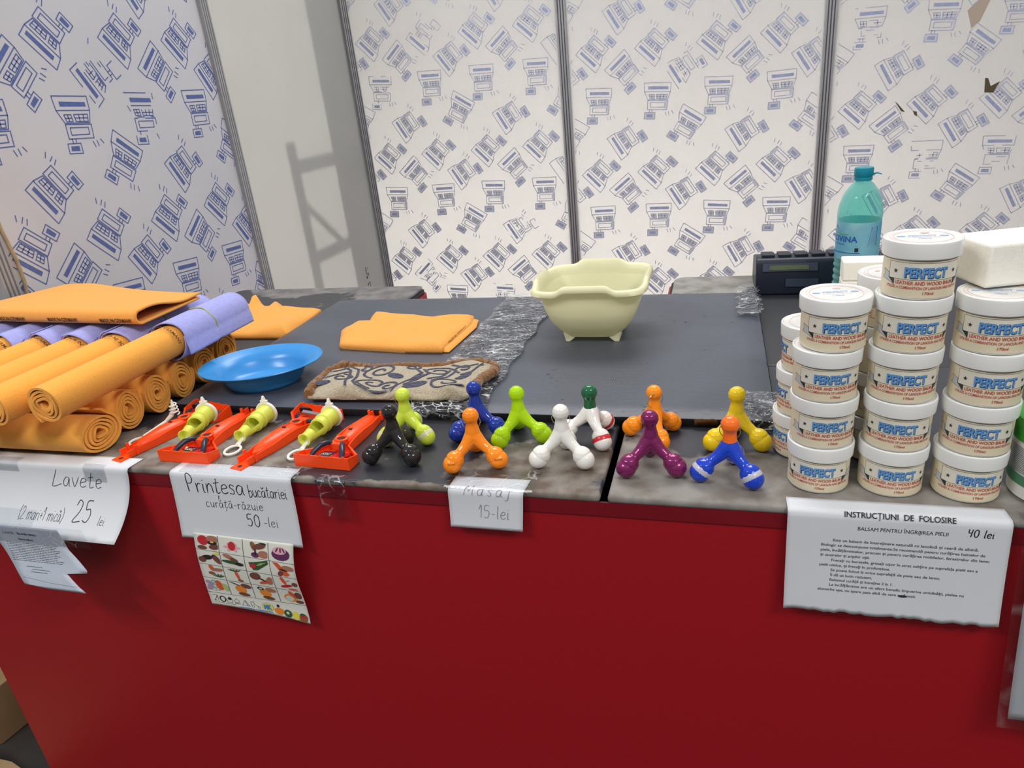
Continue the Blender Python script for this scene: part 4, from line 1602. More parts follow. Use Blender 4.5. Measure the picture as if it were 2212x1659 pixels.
def massager(label, f0, f1, m, m_top=None, m_ins=None, ring=None, writing=None, third=None, sc_=0.97):
    """f0, f1: the two feet nearest the viewer (counter plane); third foot to the far side unless given"""
    a, c = Vector(f0), Vector(f1)
    mid = (a + c) / 2
    d = (c - a).normalized()
    n = Vector((-d.y, d.x))
    s_ = sc_
    ctr = mid + n * (FR * s_ * 0.5)
    rz = math.atan2(d.y, d.x)
    g = thing('massager', label, 'massager', (ctr.x, ctr.y, ZC + 0.0006), rz, 'three legged hand massagers')
    g.scale = (s_, s_, s_)
    if m_top:
        paint(link('legs_body', ME_BASE, g), m)
        paint(link('knob', ME_KNOB, g), m_top)
    else:
        paint(link('legs_body', ME_FULL, g), m)
    for k_ in range(3):
        an = R(-150 + 120 * k_)
        bo = paint(link('foot_ball', ME_BALL, g, (FR * math.cos(an), FR * math.sin(an), BR)), m)
        if m_ins:
            paint(link('foot_insert', ME_INS, g, ((FR - 0.0020) * math.cos(an), (FR - 0.0020) * math.sin(an), BR + 0.0024)), m_ins)
        if writing and k_ < 2:
            b = MB()
            mp = lambda x, y, l=0.0: Vector(((BR + 0.0003) * math.sin(x / BR) * math.cos(y / BR + 0.35), -(BR + 0.0003) * math.cos(x / BR) * math.cos(y / BR + 0.35), (BR + 0.0003) * math.sin(y / BR + 0.35)))
            b.text(writing, mp, 0, 0, 0.0024, 0, 0.013, 'C', 0.0, 0)
            b.build('printed_lettering', 'print_dark', bo)
    if ring is not None:
        link('key_ring', ME_RING, g, (0.0068, -0.004, 0.071) if ring == 78 else (0.0, -0.0006, 0.0715), (R(12), 0, R(ring)))
    return g


pl = plastic
massager('glossy black massager beside the rightmost orange peeler', (-0.500, 0.838), (-0.429, 0.840), pl('black', (34, 30, 30), 0.1, 0))
massager('pale lime green massager with a key ring, behind the black massager', (-0.500, 0.894), (-0.433, 0.905), pl('lime', (206, 226, 70), 0.18), m_ins=pl('lime_pale', (220, 218, 176), 0.3), ring=0)
massager('dark blue massager behind the orange massager, near the terry mat', (-0.388, 0.920), (-0.323, 0.941), pl('blue', (24, 52, 150), 0.12))
massager('orange massager with lettering on its feet, behind the small price note', (-0.361, 0.825), (-0.298, 0.845), pl('orange', (255, 140, 22), 0.15), ring=0, writing='BODOPEX')
massager('translucent bright lime massager between the dark blue and white ones', (-0.312, 0.904), (-0.250, 0.927), pl('lime_clear', (196, 236, 20), 0.08, 0.4, transl=0.3))
massager('plain white massager with a key ring at the counter edge', (-0.241, 0.852), (-0.172, 0.855), pl('white', (232, 230, 222), 0.14), ring=0)
massager('white massager with a dark green top and red slits in its feet', (-0.216, 0.940), (-0.157, 0.911), pl('white_two', (236, 232, 226), 0.16), m_top=pl('green', (24, 96, 60), 0.18), m_ins=pl('red_insert', (206, 40, 52), 0.3))
massager('orange massager turned sideways, behind the purple massager', (-0.121, 0.962), (-0.072, 0.918), pl('orange_two', (255, 146, 22), 0.15), ring=78, sc_=0.93)
massager('metallic purple massager on the grey pad right of the joint', (-0.116, 0.838), (-0.044, 0.847), pl('purple', (128, 34, 92), 0.22, 0, 0.35))
massager('yellow massager beside the jar stacks, behind the blue and orange one', (-0.002, 0.923), (0.068, 0.928), pl('yellow', (240, 204, 20), 0.15))
massager('blue massager with an orange top at the counter edge beside the jars', (-0.015, 0.838), (0.050, 0.826), pl('cobalt', (22, 64, 190), 0.16), m_top=pl('orange_red', (255, 116, 34), 0.16), m_ins=pl('gray_insert', (186, 186, 196), 0.35), ring=0)

# ------------------------------------------------------------------ balm jars
JH = 0.0627
JR = 0.0362


def jar_parts():
    body = MB()
    body.lathe([(1e-4, 0.001), (0.0335, 0.001), (0.0352, 0.0), (JR - 0.0004, 0.0015), (JR, 0.004), (JR, 0.0445), (0.0345, 0.0447), (0.0345, 0.060), (1e-4, 0.060)], 64)
    lid = MB()
    lid.lathe([(0.0362, 0.0445), (0.0386, 0.0445), (0.0390, 0.0450), (0.0395, 0.0600), (0.0390, 0.0618), (0.0375, JH - 0.0002), (0.0368, JH - 0.0006), (0.0360, JH - 0.0012), (1e-4, JH - 0.0012)], 72)
    fm = lambda x, y, l=0.0: Vector((x, y, JH - 0.0011 + l))
    lid.ribbon(ell(0, 0, 0.029, 0.029, 60), 0.0008, fm, 1, 0.0002, True)
    lid.ribbon(ell(0, 0, 0.0325, 0.0325, 60)[5:40], 0.0005, fm, 1, 0.0002)
    lid.text('PERFECT', fm, 0, 0.001, 0.0058, 2, 0.028, 'C', 0.03, 0.0003)
    lid.text('LEATHER AND WOOD BALM', fm, 0, -0.005, 0.0026, 1, 0.032, 'C', 0.01, 0.0003)
    lid.text('170ml', fm, 0, -0.012, 0.004, 2, 0.012, 'C', 0.02, 0.0003)
    lid.poly(ell(-0.021, 0.003, 0.0045, 0.003, 12), 2, fm, 0.0003)
    lid.poly(ell(0.021, 0.003, 0.0045, 0.003, 12), 2, fm, 0.0003)
    lid.poly(ell(0.005, 0.018, 0.0045, 0.003, 12), 1, fm, 0.0003)
    lab = MB()
    cm = cylmap(JR + 0.00015)

    def band(pts, mi, lift, n=24):
        """vertical strip list [(s, zlow, zhigh)] wrapped round the jar"""
        vs = []
        for (s_, a, c) in pts:
            vs += [cm(s_, a, lift), cm(s_, c, lift)]
        lab.add(vs, [(2 * i, 2 * i + 2, 2 * i + 3, 2 * i + 1) for i in range(len(pts) - 1)], mi, lift == 0)
    cir = 2 * PI * JR
    band([(-cir * 0.47 + cir * 0.94 * i / 72, 0.0020, 0.0430) for i in range(73)], 0, 0.0)
    lab.ribbon([(-0.10 + 0.2 * i / 60, 0.0426) for i in range(61)], 0.0004, cm, 3, 0.00012)
    top = lambda s_: 0.0392 + 0.0 * s_
    # banner, its outline, ribbon folds and tails
    band([(-0.039 + 0.078 * i / 28, 0.0222, 0.0406) for i in range(29)], 1, 0.00018)
    for zz in (0.0222, 0.0406):
        lab.ribbon([(-0.039 + 0.078 * i / 28, zz) for i in range(29)], 0.00035, cm, 3, 0.0003)
    for s_ in (-1, 1):
        lab.ribbon([(s_ * 0.039, 0.0222), (s_ * 0.039, 0.0406)], 0.00035, cm, 3, 0.0003)
        tail = [(s_ * 0.0318, 0.0155), (s_ * 0.041, 0.0187), (s_ * 0.050, 0.0200), (s_ * 0.0465, 0.0246), (s_ * 0.0488, 0.0300), (s_ * 0.0392, 0.0276), (s_ * 0.0392, 0.0222), (s_ * 0.0318, 0.0218)]
        lab.poly(tail, 2, cm, 0.00035)
        lab.ribbon(tail, 0.00035, cm, 3, 0.0005, True)
        lab.poly([(s_ * 0.039, 0.0221), (s_ * 0.0318, 0.0221), (s_ * 0.0318, 0.0155)], 3, cm, 0.0006)
        lab.poly(star(s_ * 0.0305, 0.0308, 0.0027), 3, cm, 0.0006)
    lab.text('PERFECT', cm, 0.0006, 0.0244, 0.0106, 5, 0.042, 'C', 0.055, 0.0005, 1, 0.0)
    lab.text('PERFECT', cm, 0.0, 0.0251, 0.0106, 4, 0.042, 'C', 0.035, 0.0008, 1, 0.0)
    lab.text('LEATHER AND WOOD BALM', cm, 0.0, 0.0167, 0.0040, 6, 0.059, 'C', 0.015, 0.0004)
    lab.text('UTILISES A COMBANITION OF LANOLIN AND BEESWAX', cm, 0.0, 0.0118, 0.0031, 6, 0.082, 'C', 0.012, 0.0004)
    lab.text('170ml', cm, 0.004, 0.0062, 0.0032, 6, 0.0105, 'C', 0.012, 0.0004)
    rn = random.Random(4)
    for sg in (-1, 1):
        for i in range(11):
            ln = rn.uniform(0.009, 0.014)
            z = 0.0405 - i * 0.00155
            lab.ribbon([(sg * 0.074 + (ln * k / 4) - 0.007, z) for k in range(5)], 0.00055, cm, 3, 0.0003)
        for i in range(5):
            ln = rn.uniform(0.008, 0.013)
            z = 0.021 - i * 0.0022
            lab.ribbon([(sg * 0.074 + (ln * k / 4) - 0.007, z) for k in range(5)], 0.0008, cm, 6, 0.0003)
    lab.text('CE', cm, 0.066, 0.033, 0.0045, 6, 0.006, 'C', 0.02, 0.0004)
    return (body.mesh('jar_body', ['jar_white']), lid.mesh('jar_lid', ['jar_white', 'lid_pink', 'lid_blue'], 35),
            lab.mesh('jar_label', ['label_cream', 'label_banner', 'label_gray', 'label_black', 'label_blue', 'label_navy', 'label_red'], 50))


JB, JL, JA = jar_parts()
j0 = None
ordn = ['bottom', 'second', 'third', 'fourth', 'topmost']


def jar_stack(x, y, rots, offs, where, where_top=None, hidden=0):
    global j0
    n = len(rots)
    for k_ in range(n):
        pos = 'topmost' if k_ == n - 1 else 'bottom' if k_ == 0 else 'second from bottom' if k_ == 1 else 'third from bottom' if k_ == 2 else 'fourth from bottom'
        lab = 'white lidded balm jar, %s of %s' % (pos, where)
        loc = (x + offs[k_][0], y + offs[k_][1], ZC + 0.0012 + k_ * (JH - 0.0001))
        # label faces the viewer plus the given turn
        rz = math.atan2(loc[1], loc[0]) - PI / 2 + R(rots[k_])
        if j0 is None:
            j0 = thing('balm_jar', lab, 'jar', loc, rz, 'stacked leather balm jars')
            link('jar_body', JB, j0)
            l_ = link('lid', JL, j0)
            link('paper_label', JA, j0)
        else:
            copy_thing(j0, loc, rz, lab)


Z2 = [(0, 0)] * 5
jar_stack(0.131, 0.8565, [-1, 17, 15, 16], [(0, 0), (0.0, 0.001), (-0.001, 0), (0.004, 0.002)], 'the left front stack')
jar_stack(0.2145, 0.8570, [14, 3, 9, 15, 12], [(0, 0), (0.001, 0), (0.0, 0.001), (0.001, 0.0), (0.003, 0)], 'the middle front stack of five')
jar_stack(0.2970, 0.8530, [20, 6, 17, 14], [(0, 0), (0.002, 0), (0.003, 0.0), (0.001, 0.001)], 'the right front stack under the sponge')
jar_stack(0.1185, 0.9400, [-58, -72, -84], [(0, 0), (0.002, 0), (0.005, 0)], 'the short stack behind the left front one')
jar_stack(0.2100, 0.9420, [75, 80, 70, 85], [(0, 0), (0.001, 0), (0.0, 0), (0.001, 0)], 'the stack behind the middle front one')
jar_stack(0.2180, 1.0250, [60, 80, 70], [(0, 0), (0, 0), (0, 0)], 'the rearmost stack under the white foam blocks')

# sponges
g = thing('melamine_sponge', 'large white foam sponge on top of the right front jar stack', 'sponge', (0.331, 0.903, ZC + 4 * JH + 0.0012), R(17))
b = MB()
b.box((0.015, 0, 0.0255), (0.15, 0.066, 0.049))
b.build('foam_block', 'foam', g, bevel=0.004)
for k_, lab in enumerate(('lower white foam block behind the jars, beside the bottle', 'upper white foam block behind the jars, beside the bottle')):
    g = thing('foam_block', lab, 'sponge', (0.222, 1.040, ZC + 3 * JH + 0.0012 + 0.0275 * k_), R(-3), 'stacked white foam blocks')
    b = MB()
    b.box((0, 0, 0.01365), (0.108, 0.034, 0.0272))
    b.build('foam', 'foam', g, bevel=0.002)

# tub with a green lid at the right edge
g = thing('cream_tub', 'white tub with green lid and green label at the right picture edge', 'tub', (0.394, 0.853, ZC + 0.001))
b = MB()
b.lathe([(1e-4, 0.001), (0.046, 0.0), (0.050, 0.003), (0.0525, 0.074), (0.050, 0.075), (0.050, 0.08), (1e-4, 0.08)], 64)
b.build('tub_body', 'jar_white', g)
b = MB()
b.lathe([(0.053, 0.074), (0.0548, 0.0745), (0.0555, 0.099), (0.0545, 0.1015), (0.052, 0.102), (1e-4, 0.1015)], 64)
b.build('lid', 'green_lid', g)
b = MB()
cm = cylmap(0.0532, 0, PI)
for i in range(15):
    z = 0.066 - i * 0.0021
    b.ribbon([(-0.034 + 0.07 * k_ / 12, z) for k_ in range(13)], 0.0008, cm, 1, 0.0)
vs = []
for i in range(25):
    s_ = -0.05 + 0.10 * i / 24
    vs += [cm(s_, 0.020, -0.0009), cm(s_, 0.033, -0.0004)]
b.add(vs, [(2 * i, 2 * i + 2, 2 * i + 3, 2 * i + 1) for i in range(24)], 0)
b.build('paper_label', ['green_label', 'type_gray'], g)

# water bottle
g = thing('water_bottle', 'turquoise plastic water bottle with teal cap and mountain label behind the jars', 'bottle', (0.284, 1.600, ZC + 0.0012), R(-10))
b = MB()
S_ = 0.0425
prof = [(1e-4, 0.006), (0.020, 0.003), (0.034, 0.0), (0.0405, 0.006)]
for i in range(26):
    z = 0.010 + i * 0.0035
    prof.append((0.0425 - (0.0022 if i % 4 in (1, 2) else 0.0), z))
prof += [(0.0425, 0.104), (0.0415, 0.107), (0.0415, 0.186), (0.0428, 0.190), (0.0428, 0.200), (0.0405, 0.216), (0.036, 0.231), (0.029, 0.245), (0.021, 0.256), (0.0145, 0.262), (0.0140, 0.272)]
b.lathe(prof, 64)
b.build('pet_body', 'pet', g, ang=75)
b = MB()
b.lathe([(0.0150, 0.2635), (0.0168, 0.264), (0.0170, 0.269), (0.0162, 0.270), (0.0166, 0.271), (0.0178, 0.2725), (0.0180, 0.286), (0.0172, 0.2885), (1e-4, 0.289)], 40)
b.tube([(0.017, 0, 0.275), (0.024, 0.0, 0.277), (0.030, -0.002, 0.2755), (0.033, -0.003, 0.274)], [0.0022, 0.0016, 0.0012, 0.001], 8)
b.build('screw_cap', 'cap_teal', g)
b = MB()
cm = cylmap(0.0421)
vs = []
for i in range(65):
    s_ = -PI * 0.0421 + 2 * PI * 0.0421 * i / 64
    vs += [cm(s_, 0.108, 0.0002), cm(s_, 0.185, 0.0002)]
b.add(vs, [(2 * i, 2 * i + 2, 2 * i + 3, 2 * i + 1) for i in range(64)], 0)
b.poly([(-0.062, 0.164), (-0.050, 0.178), (-0.043, 0.171), (-0.034, 0.164)], 2, cm, 0.0006)
b.ribbon([(-0.064 + 0.045 * i / 12, 0.1615 + 0.0012 * math.sin(i * 0.5)) for i in range(13)], 0.0018, cm, 3, 0.0006)
b.text('BUCOVINA', cm, -0.086, 0.146, 0.0115, 2, 0.086, 'L', 0.02, 0.0007)
b.text('apa de izvor', cm, -0.062, 0.139, 0.0040, 2, 0.038, 'L', 0.0, 0.0007)
b.ribbon([(-0.064 + 0.07 * i / 12, 0.1235) for i in range(13)], 0.0016, cm, 2, 0.0006)
b.poly([(0.020, 0.136), (0.040, 0.136), (0.040, 0.176), (0.026, 0.176)], 2, cm, 0.0004)
b.poly([(-0.024, 0.168), (0.004, 0.166), (0.018, 0.176), (-0.012, 0.180)], 1, cm, 0.0005)
b.poly([(-0.004, 0.126), (0.003, 0.126), (0.003, 0.134), (-0.004, 0.134)], 4, cm, 0.0005)
b.build('wrap_label', ['bottle_label', 'bottle_white', 'bottle_blue', 'bottle_green', 'label_black'], g)

# dark electronic till
g = thing('cash_register', 'dark navy electronic till with a small green display behind the board', 'cash register', (0.235, 1.752, ZC + 0.001))
b = MB()
sec = [(-0.065, 0.0), (-0.070, 0.045), (-0.062, 0.078), (-0.056, 0.084), (-0.03, 0.086), (0.085, 0.062), (0.10, 0.0)]
hw = 0.145
vs = [(-hw, p[0], p[1]) for p in sec] + [(hw, p[0], p[1]) for p in sec]
k_ = len(sec)
b.add(vs, [tuple(range(k_)), tuple(range(k_, 2 * k_))[::-1]] + [(i, k_ + i, k_ + (i + 1) % k_, (i + 1) % k_) for i in range(k_)], 0, False)
b.build('housing', 'pos', g, bevel=0.004)
ny_ = Vector((0, -0.033, 0.008)).normalized()
b = MB()
b.box((-0.072, -0.0675, 0.066), (0.118, 0.004, 0.018), 0, Matrix.Rotation(R(-14), 3, 'X'))
b.box((-0.074, -0.0698, 0.066), (0.084, 0.003, 0.010), 1, Matrix.Rotation(R(-14), 3, 'X'))
b.build('display', ['pos_light', 'lcd'], g)
b = MB()
b.box((-0.045, -0.0705, 0.030), (0.07, 0.003, 0.018), 0, Matrix.Rotation(R(6), 3, 'X'))
b.build('paper_slot', 'pos_light', g)
b = MB()
b.box((0.062, -0.066, 0.074), (0.02, 0.006, 0.010), 0, Matrix.Rotation(R(-14), 3, 'X'))
b.build('badge', 'pos_light', g)
for i in range(7):
    for jx in range(2):
        b = MB()
        b.box((-0.118 + 0.036 * i, -0.036 + 0.04 * jx, 0.0865 - 0.0075 * jx), (0.028, 0.026, 0.010))
        b.build('key', 'pos', g, bevel=0.002)

# ------------------------------------------------------------------ cardboard on the floor left of the counter
g = thing('cardboard_box', 'tan cardboard box on the floor left of the red counter, further back', 'box', (-1.972, 1.055, 0.0005), R(-8))
b = MB()
b.box((0, 0, 0.078), (0.42, 0.26, 0.156))
b.build('carton', 'cardboard', g, bevel=0.003)
b = MB()
b.box((0, 0, 0.1568), (0.42, 0.05, 0.001))
b.build('packing_tape', 'tape_gray', g)
g = thing('cardboard_box', 'tan cardboard box with a torn flap at the bottom left picture corner', 'box', (-1.70, 0.66, 0.0005), R(-6))
b = MB()
b.box((0, 0, 0.05), (0.44, 0.28, 0.10))
b.build('carton', 'cardboard', g, bevel=0.003)
b = MB()
b.prism([(-0.21, 0.02), (0.20, 0.03), (0.21, 0.135), (0.10, 0.150), (0.02, 0.142), (-0.05, 0.155), (-0.21, 0.150)], 0.101, 0.105)
b.build('torn_flap', 'cardboard', g)

# ------------------------------------------------------------------ handwriting
GL = {
    'L': (0.62, [[(0.28, 1), (0.0, 0.0), (0.6, 0.12)]]), 'a': (0.5, [[(0.42, 0.5), (0.2, 0.55), (0.02, 0.3), (0.1, 0.02), (0.3, 0.08), (0.42, 0.5), (0.4, 0.1), (0.5, 0.0)]]),
    'v': (0.45, [[(0.0, 0.55), (0.2, 0.0), (0.45, 0.58)]]), 'e': (0.45, [[(0.05, 0.28), (0.4, 0.36), (0.3, 0.56), (0.08, 0.45), (0.04, 0.12), (0.2, 0.0), (0.42, 0.1)]]),
    't': (0.38, [[(0.22, 0.9), (0.12, 0.15), (0.2, 0.0), (0.36, 0.08)], [(0.0, 0.6), (0.38, 0.66)]]), '(': (0.28, [[(0.25, 1.1), (0.05, 0.7), (0.02, 0.3), (0.15, -0.15)]]),
    ')': (0.28, [[(0.05, 1.1), (0.24, 0.7), (0.22, 0.3), (0.05, -0.15)]]), '2': (0.5, [[(0.05, 0.75), (0.2, 1.0), (0.42, 0.85), (0.3, 0.45), (0.0, 0.0), (0.52, 0.05)]]),
    'm': (0.75, [[(0.05, 0.55), (0.04, 0.0), (0.08, 0.38), (0.22, 0.55), (0.34, 0.4), (0.34, 0.0), (0.38, 0.38), (0.52, 0.55), (0.66, 0.4), (0.68, 0.0)]]),
    'r': (0.36, [[(0.05, 0.55), (0.06, 0.0), (0.1, 0.36), (0.22, 0.54), (0.36, 0.5)]]), 'i': (0.2, [[(0.08, 0.52), (0.06, 0.05), (0.16, 0.0)], [(0.1, 0.72), (0.11, 0.76)]]),
    'ı': (0.2, [[(0.08, 0.52), (0.06, 0.05), (0.16, 0.0)]]),
    '+': (0.4, [[(0.0, 0.35), (0.36, 0.37)], [(0.18, 0.58), (0.17, 0.12)]]), '1': (0.3, [[(0.0, 0.65), (0.22, 1.0), (0.16, 0.0)]]),
    'c': (0.42, [[(0.38, 0.48), (0.2, 0.56), (0.04, 0.3), (0.12, 0.02), (0.4, 0.08)]]), '5': (0.5, [[(0.5, 1.0), (0.14, 0.98), (0.1, 0.58), (0.34, 0.62), (0.46, 0.34), (0.3, 0.02), (0.02, 0.08)]]),
    'l': (0.2, [[(0.14, 1.0), (0.06, 0.1), (0.16, 0.0)]]), 'P': (0.55, [[(0.1, 0.0), (0.1, 1.0), (0.36, 1.02), (0.48, 0.8), (0.36, 0.55), (0.1, 0.5)]]),
    'n': (0.46, [[(0.05, 0.55), (0.04, 0.0), (0.08, 0.36), (0.26, 0.56), (0.38, 0.4), (0.4, 0.0)]]), 's': (0.4, [[(0.36, 0.5), (0.18, 0.57), (0.06, 0.42), (0.3, 0.22), (0.24, 0.02), (0.02, 0.06)]]),
    'b': (0.45, [[(0.08, 1.0), (0.06, 0.0), (0.3, 0.02), (0.42, 0.25), (0.3, 0.5), (0.08, 0.4)]]), 'u': (0.46, [[(0.04, 0.55), (0.06, 0.1), (0.2, 0.0), (0.38, 0.2), (0.4, 0.55), (0.4, 0.05), (0.46, 0.0)]]),
    'z': (0.42, [[(0.04, 0.52), (0.38, 0.53), (0.02, 0.02), (0.42, 0.04)]]), '-': (0.36, [[(0.04, 0.32), (0.32, 0.33)]]), '0': (0.5, [[(0.28, 1.0), (0.06, 0.75), (0.08, 0.2), (0.28, 0.0), (0.46, 0.3), (0.44, 0.8), (0.28, 1.0)]]),
    'M': (0.75, [[(0.0, 0.0), (0.14, 0.95), (0.34, 0.3), (0.58, 1.0), (0.68, 0.0)]]), 'j': (0.3, [[(0.2, 0.55), (0.14, -0.25), (-0.06, -0.3)], [(0.22, 0.72), (0.23, 0.76)]]),
    '4': (0.5, [[(0.06, 1.0), (0.08, 0.55), (0.36, 0.58)], [(0.42, 1.0), (0.32, 0.0)]]), ' ': (0.35, []), '~': (0, [])}


def handwrite(mb, txt, mapf, x, y, h, wd, mi, sx=1.0, sp=0.10, shear=0.08, double=0, jit=0.015):
    cx = x
    for ch in txt:
        dia = None
        if ch in 'ăț':
            dia = ch
            ch = 'a' if ch == 'ă' else 't'
        wdt, strokes = GL[ch]
        st = [list(q) for q in strokes]
        if dia == 'ă':
            st.append([(0.1, 0.86), (0.22, 0.72), (0.36, 0.88)])
        if dia == 'ț':
            st.append([(0.18, -0.14), (0.12, -0.36)])
        for q in st:
            for rep in range(1 + double):
                pts = []
                for (px, py) in q:
                    px += random.uniform(-jit, jit)
                    py += random.uniform(-jit, jit)
                    pts.append((cx + (px + shear * py) * h * sx, y + py * h))
                # Catmull-Rom smoothing
                sm = []
                for i in range(len(pts) - 1):
                    p0, p1, p2, p3 = pts[max(i - 1, 0)], pts[i], pts[i + 1], pts[min(i + 2, len(pts) - 1)]
                    for t_ in range(5):
                        q_ = t_ / 5
                        sm.append(tuple(0.5 * (2 * p1[c] + (p2[c] - p0[c]) * q_ + (2 * p0[c] - 5 * p1[c] + 4 * p2[c] - p3[c]) * q_ ** 2 + (3 * p1[c] - p0[c] - 3 * p2[c] + p3[c]) * q_ ** 3) for c in (0, 1)))
                sm.append(pts[-1])
                mb.ribbon(sm, wd, mapf, mi, 0.0005)
        cx += (wdt + sp) * h * sx
    return cx


# ------------------------------------------------------------------ paper notes on the counter front
def hang(bow, slen, ytop=0.0, kink=0.006):
    """sheet hanging over the counter edge: x world, s = -(arc length below the edge), s>0 lies on the top"""
    def f(x, s, l=0.0):
        if s >= 0:
            return Vector((x, YF + s - 0.002, ZC + 0.0011 + l))
        q = -s
        r_ = 0.006
        if q < r_ * PI / 2:
            a = q / r_
            return Vector((x, YF - 0.002 - (r_ + l) * math.sin(a) * 0.75, ZC + 0.0011 - r_ + (r_ + l) * math.cos(a)))
        q2 = q - r_ * PI / 2
        t_ = q2 / slen
        out = bow * t_ * t_ * slen / slen
        dz = q2 * (1 - 0.5 * (bow / slen) ** 2 * t_)
        return Vector((x, YF - 0.0065 - out - l, ZC - 0.005 - dz))
    return f


def sheet(name, label, cat, x0, x1, s_top, s_bot, mapf, material, lift=0.0, edge=0.0, nu=24, nv=28, torn=False, skew=(0, 0), parent=None, group=None):
    b = MB()
    rn = random.Random(len(name) + int(abs(x0) * 1000))
    ed = [rn.uniform(-1, 1) for _ in range(nu + 1)]

    def fn(u, v):
        sb = s_bot + (edge * ed[int(round(u * nu))] if torn else 0)
        s_ = s_top + (sb - s_top) * v
        xa = x0 + skew[0] * v
        xb = x1 + skew[1] * v
        return mapf(xa + (xb - xa) * u, s_, lift)
    b.grid(fn, nu, nv, 0, True, True)
    o = b.build(name, material, parent, solid=0.0005, ang=80)
    if label:
        tag(o, label, cat, group)
    return o


# Lavete sheet, springing forward at its lower edge
g = thing('price_sign', 'large white paper sign lettered Lavete hanging over the counter edge', 'sign', (0, 0, 0))
hl = hang(0.056, 0.112)
sheet('paper_sheet', None, None, -1.245, -0.905, 0.030, -0.124, hl, 'paper', parent=g, skew=(0.01, -0.015))
b = MB()
handwrite(b, 'Lavete', hl, -1.072, -0.042, 0.030, 0.0012, 0, 1.0, 0.12, 0.2)
handwrite(b, '(2 mari+1 mică)', hl, -1.137, -0.100, 0.020, 0.0010, 0, 0.68, 0.06)
handwrite(b, '25', hl, -1.021, -0.098, 0.034, 0.0016, 0, 0.9, 0.12, 0.1)
handwrite(b, 'lei', hl, -0.968, -0.1, 0.014, 0.0009, 0, 0.9, 0.1)
b.build('handwriting', 'pen', g)
for (xa, xb, sa, sb) in ((-1.19, -1.14, 0.012, -0.020), (-1.00, -0.955, 0.004, -0.030), (-1.19, -1.10, -0.085, -0.125)):
    b = MB()
    b.grid(lambda u, v: hl(xa + (xb - xa) * u, sa + (sb - sa) * v, 0.0009), 8, 10, 0, True, True)
    b.build('clear_tape', 'tape_clear', g)
# torn leaflet taped under it
E0 = hl(-1.1, -0.124)
Y0, Z0 = E0.y - 0.003, E0.z


def leaf(x, s, l=0.0):
    return Vector((x, Y0 - 0.002 - l - 0.003 * math.sin(s * 40), Z0 + 0.012 + s))


g = thing('leaflet', 'torn white instruction leaflet taped below the Lavete sign', 'leaflet', (0, 0, 0))
b = MB()
ol = [(-1.178, 0.012), (-1.02, 0.012), (-1.018, -0.030), (-0.992, -0.072), (-1.005, -0.078), (-1.030, -0.071), (-1.043, -0.069), (-1.040, -0.078), (-1.018, -0.107), (-1.010, -0.112), (-1.013, -0.119), (-1.06, -0.117), (-1.10, -0.113), (-1.135, -0.110), (-1.142, -0.112)]
# fan of strips so the bend shows
ys = [0.012 - 0.131 * i / 26 for i in range(27)]
vs, fs = [], []
for y in ys:
    xs_ = []
    for i in range(len(ol)):
        a, c = ol[i], ol[(i + 1) % len(ol)]
        if (a[1] >= y > c[1]) or (c[1] >= y > a[1]) or (abs(a[1] - y) < 1e-9 and i == 0):
            t_ = 0 if abs(a[1] - c[1]) < 1e-9 else (y - a[1]) / (c[1] - a[1])
            xs_.append(a[0] + (c[0] - a[0]) * t_)
    if len(xs_) < 2:
        continue
    xl, xr = min(xs_), max(xs_)
    for k_ in range(9):
        vs.append(leaf(xl + (xr - xl) * k_ / 8, y))
nr = len(vs) // 9
fs = [(j * 9 + i, j * 9 + i + 1, (j + 1) * 9 + i + 1, (j + 1) * 9 + i) for j in range(nr - 1) for i in range(8)]
b.add(vs, fs, 0, True)
b.build('paper_sheet', 'paper_gray', g, solid=0.0005, ang=80)
b = MB()
handwrite(b, 'Lavete', leaf, -1.145, -0.006, 0.007, 0.0005, 0, 1.0, 0.1)
b.text('Energia curata', leaf, -1.113, -0.006, 0.005, 0, 0.040, 'L', 0.02, 0.0006)
b.text('Ghid de utilizare', leaf, -1.118, -0.018, 0.004, 0, 0.032, 'L', 0.015, 0.0006)
rn = random.Random(9)
for i in range(11):
    y = -0.025 - i * 0.0036
    x = -1.150
    while x < -1.045 - 0.004 * (i % 3):
        ln = rn.uniform(0.003, 0.010)
        b.ribbon([(x, y), (x + ln, y)], 0.0011, leaf, 1, 0.0005)
        x += ln + 0.0014
for i, (xa, xb) in enumerate(((-1.125, -1.09), (-1.115, -1.075), (-1.118, -1.082))):
    b.ribbon([(xa, -0.072 - i * 0.005), (xb, -0.072 - i * 0.005)], 0.001, leaf, 1, 0.0005)
b.ribbon([(-1.14, -0.094), (-1.08, -0.101), (-1.025, -0.103)], 0.0005, leaf, 1, 0.0005)
b.build('printed_text', ['type_dark', 'type_gray'], g)
b = MB()
b.grid(lambda u, v: leaf(-1.20 + 0.235 * u, 0.018 - 0.040 * v, 0.0015), 20, 8, 0, True, True)
b.build('clear_tape', 'tape_clear', g)

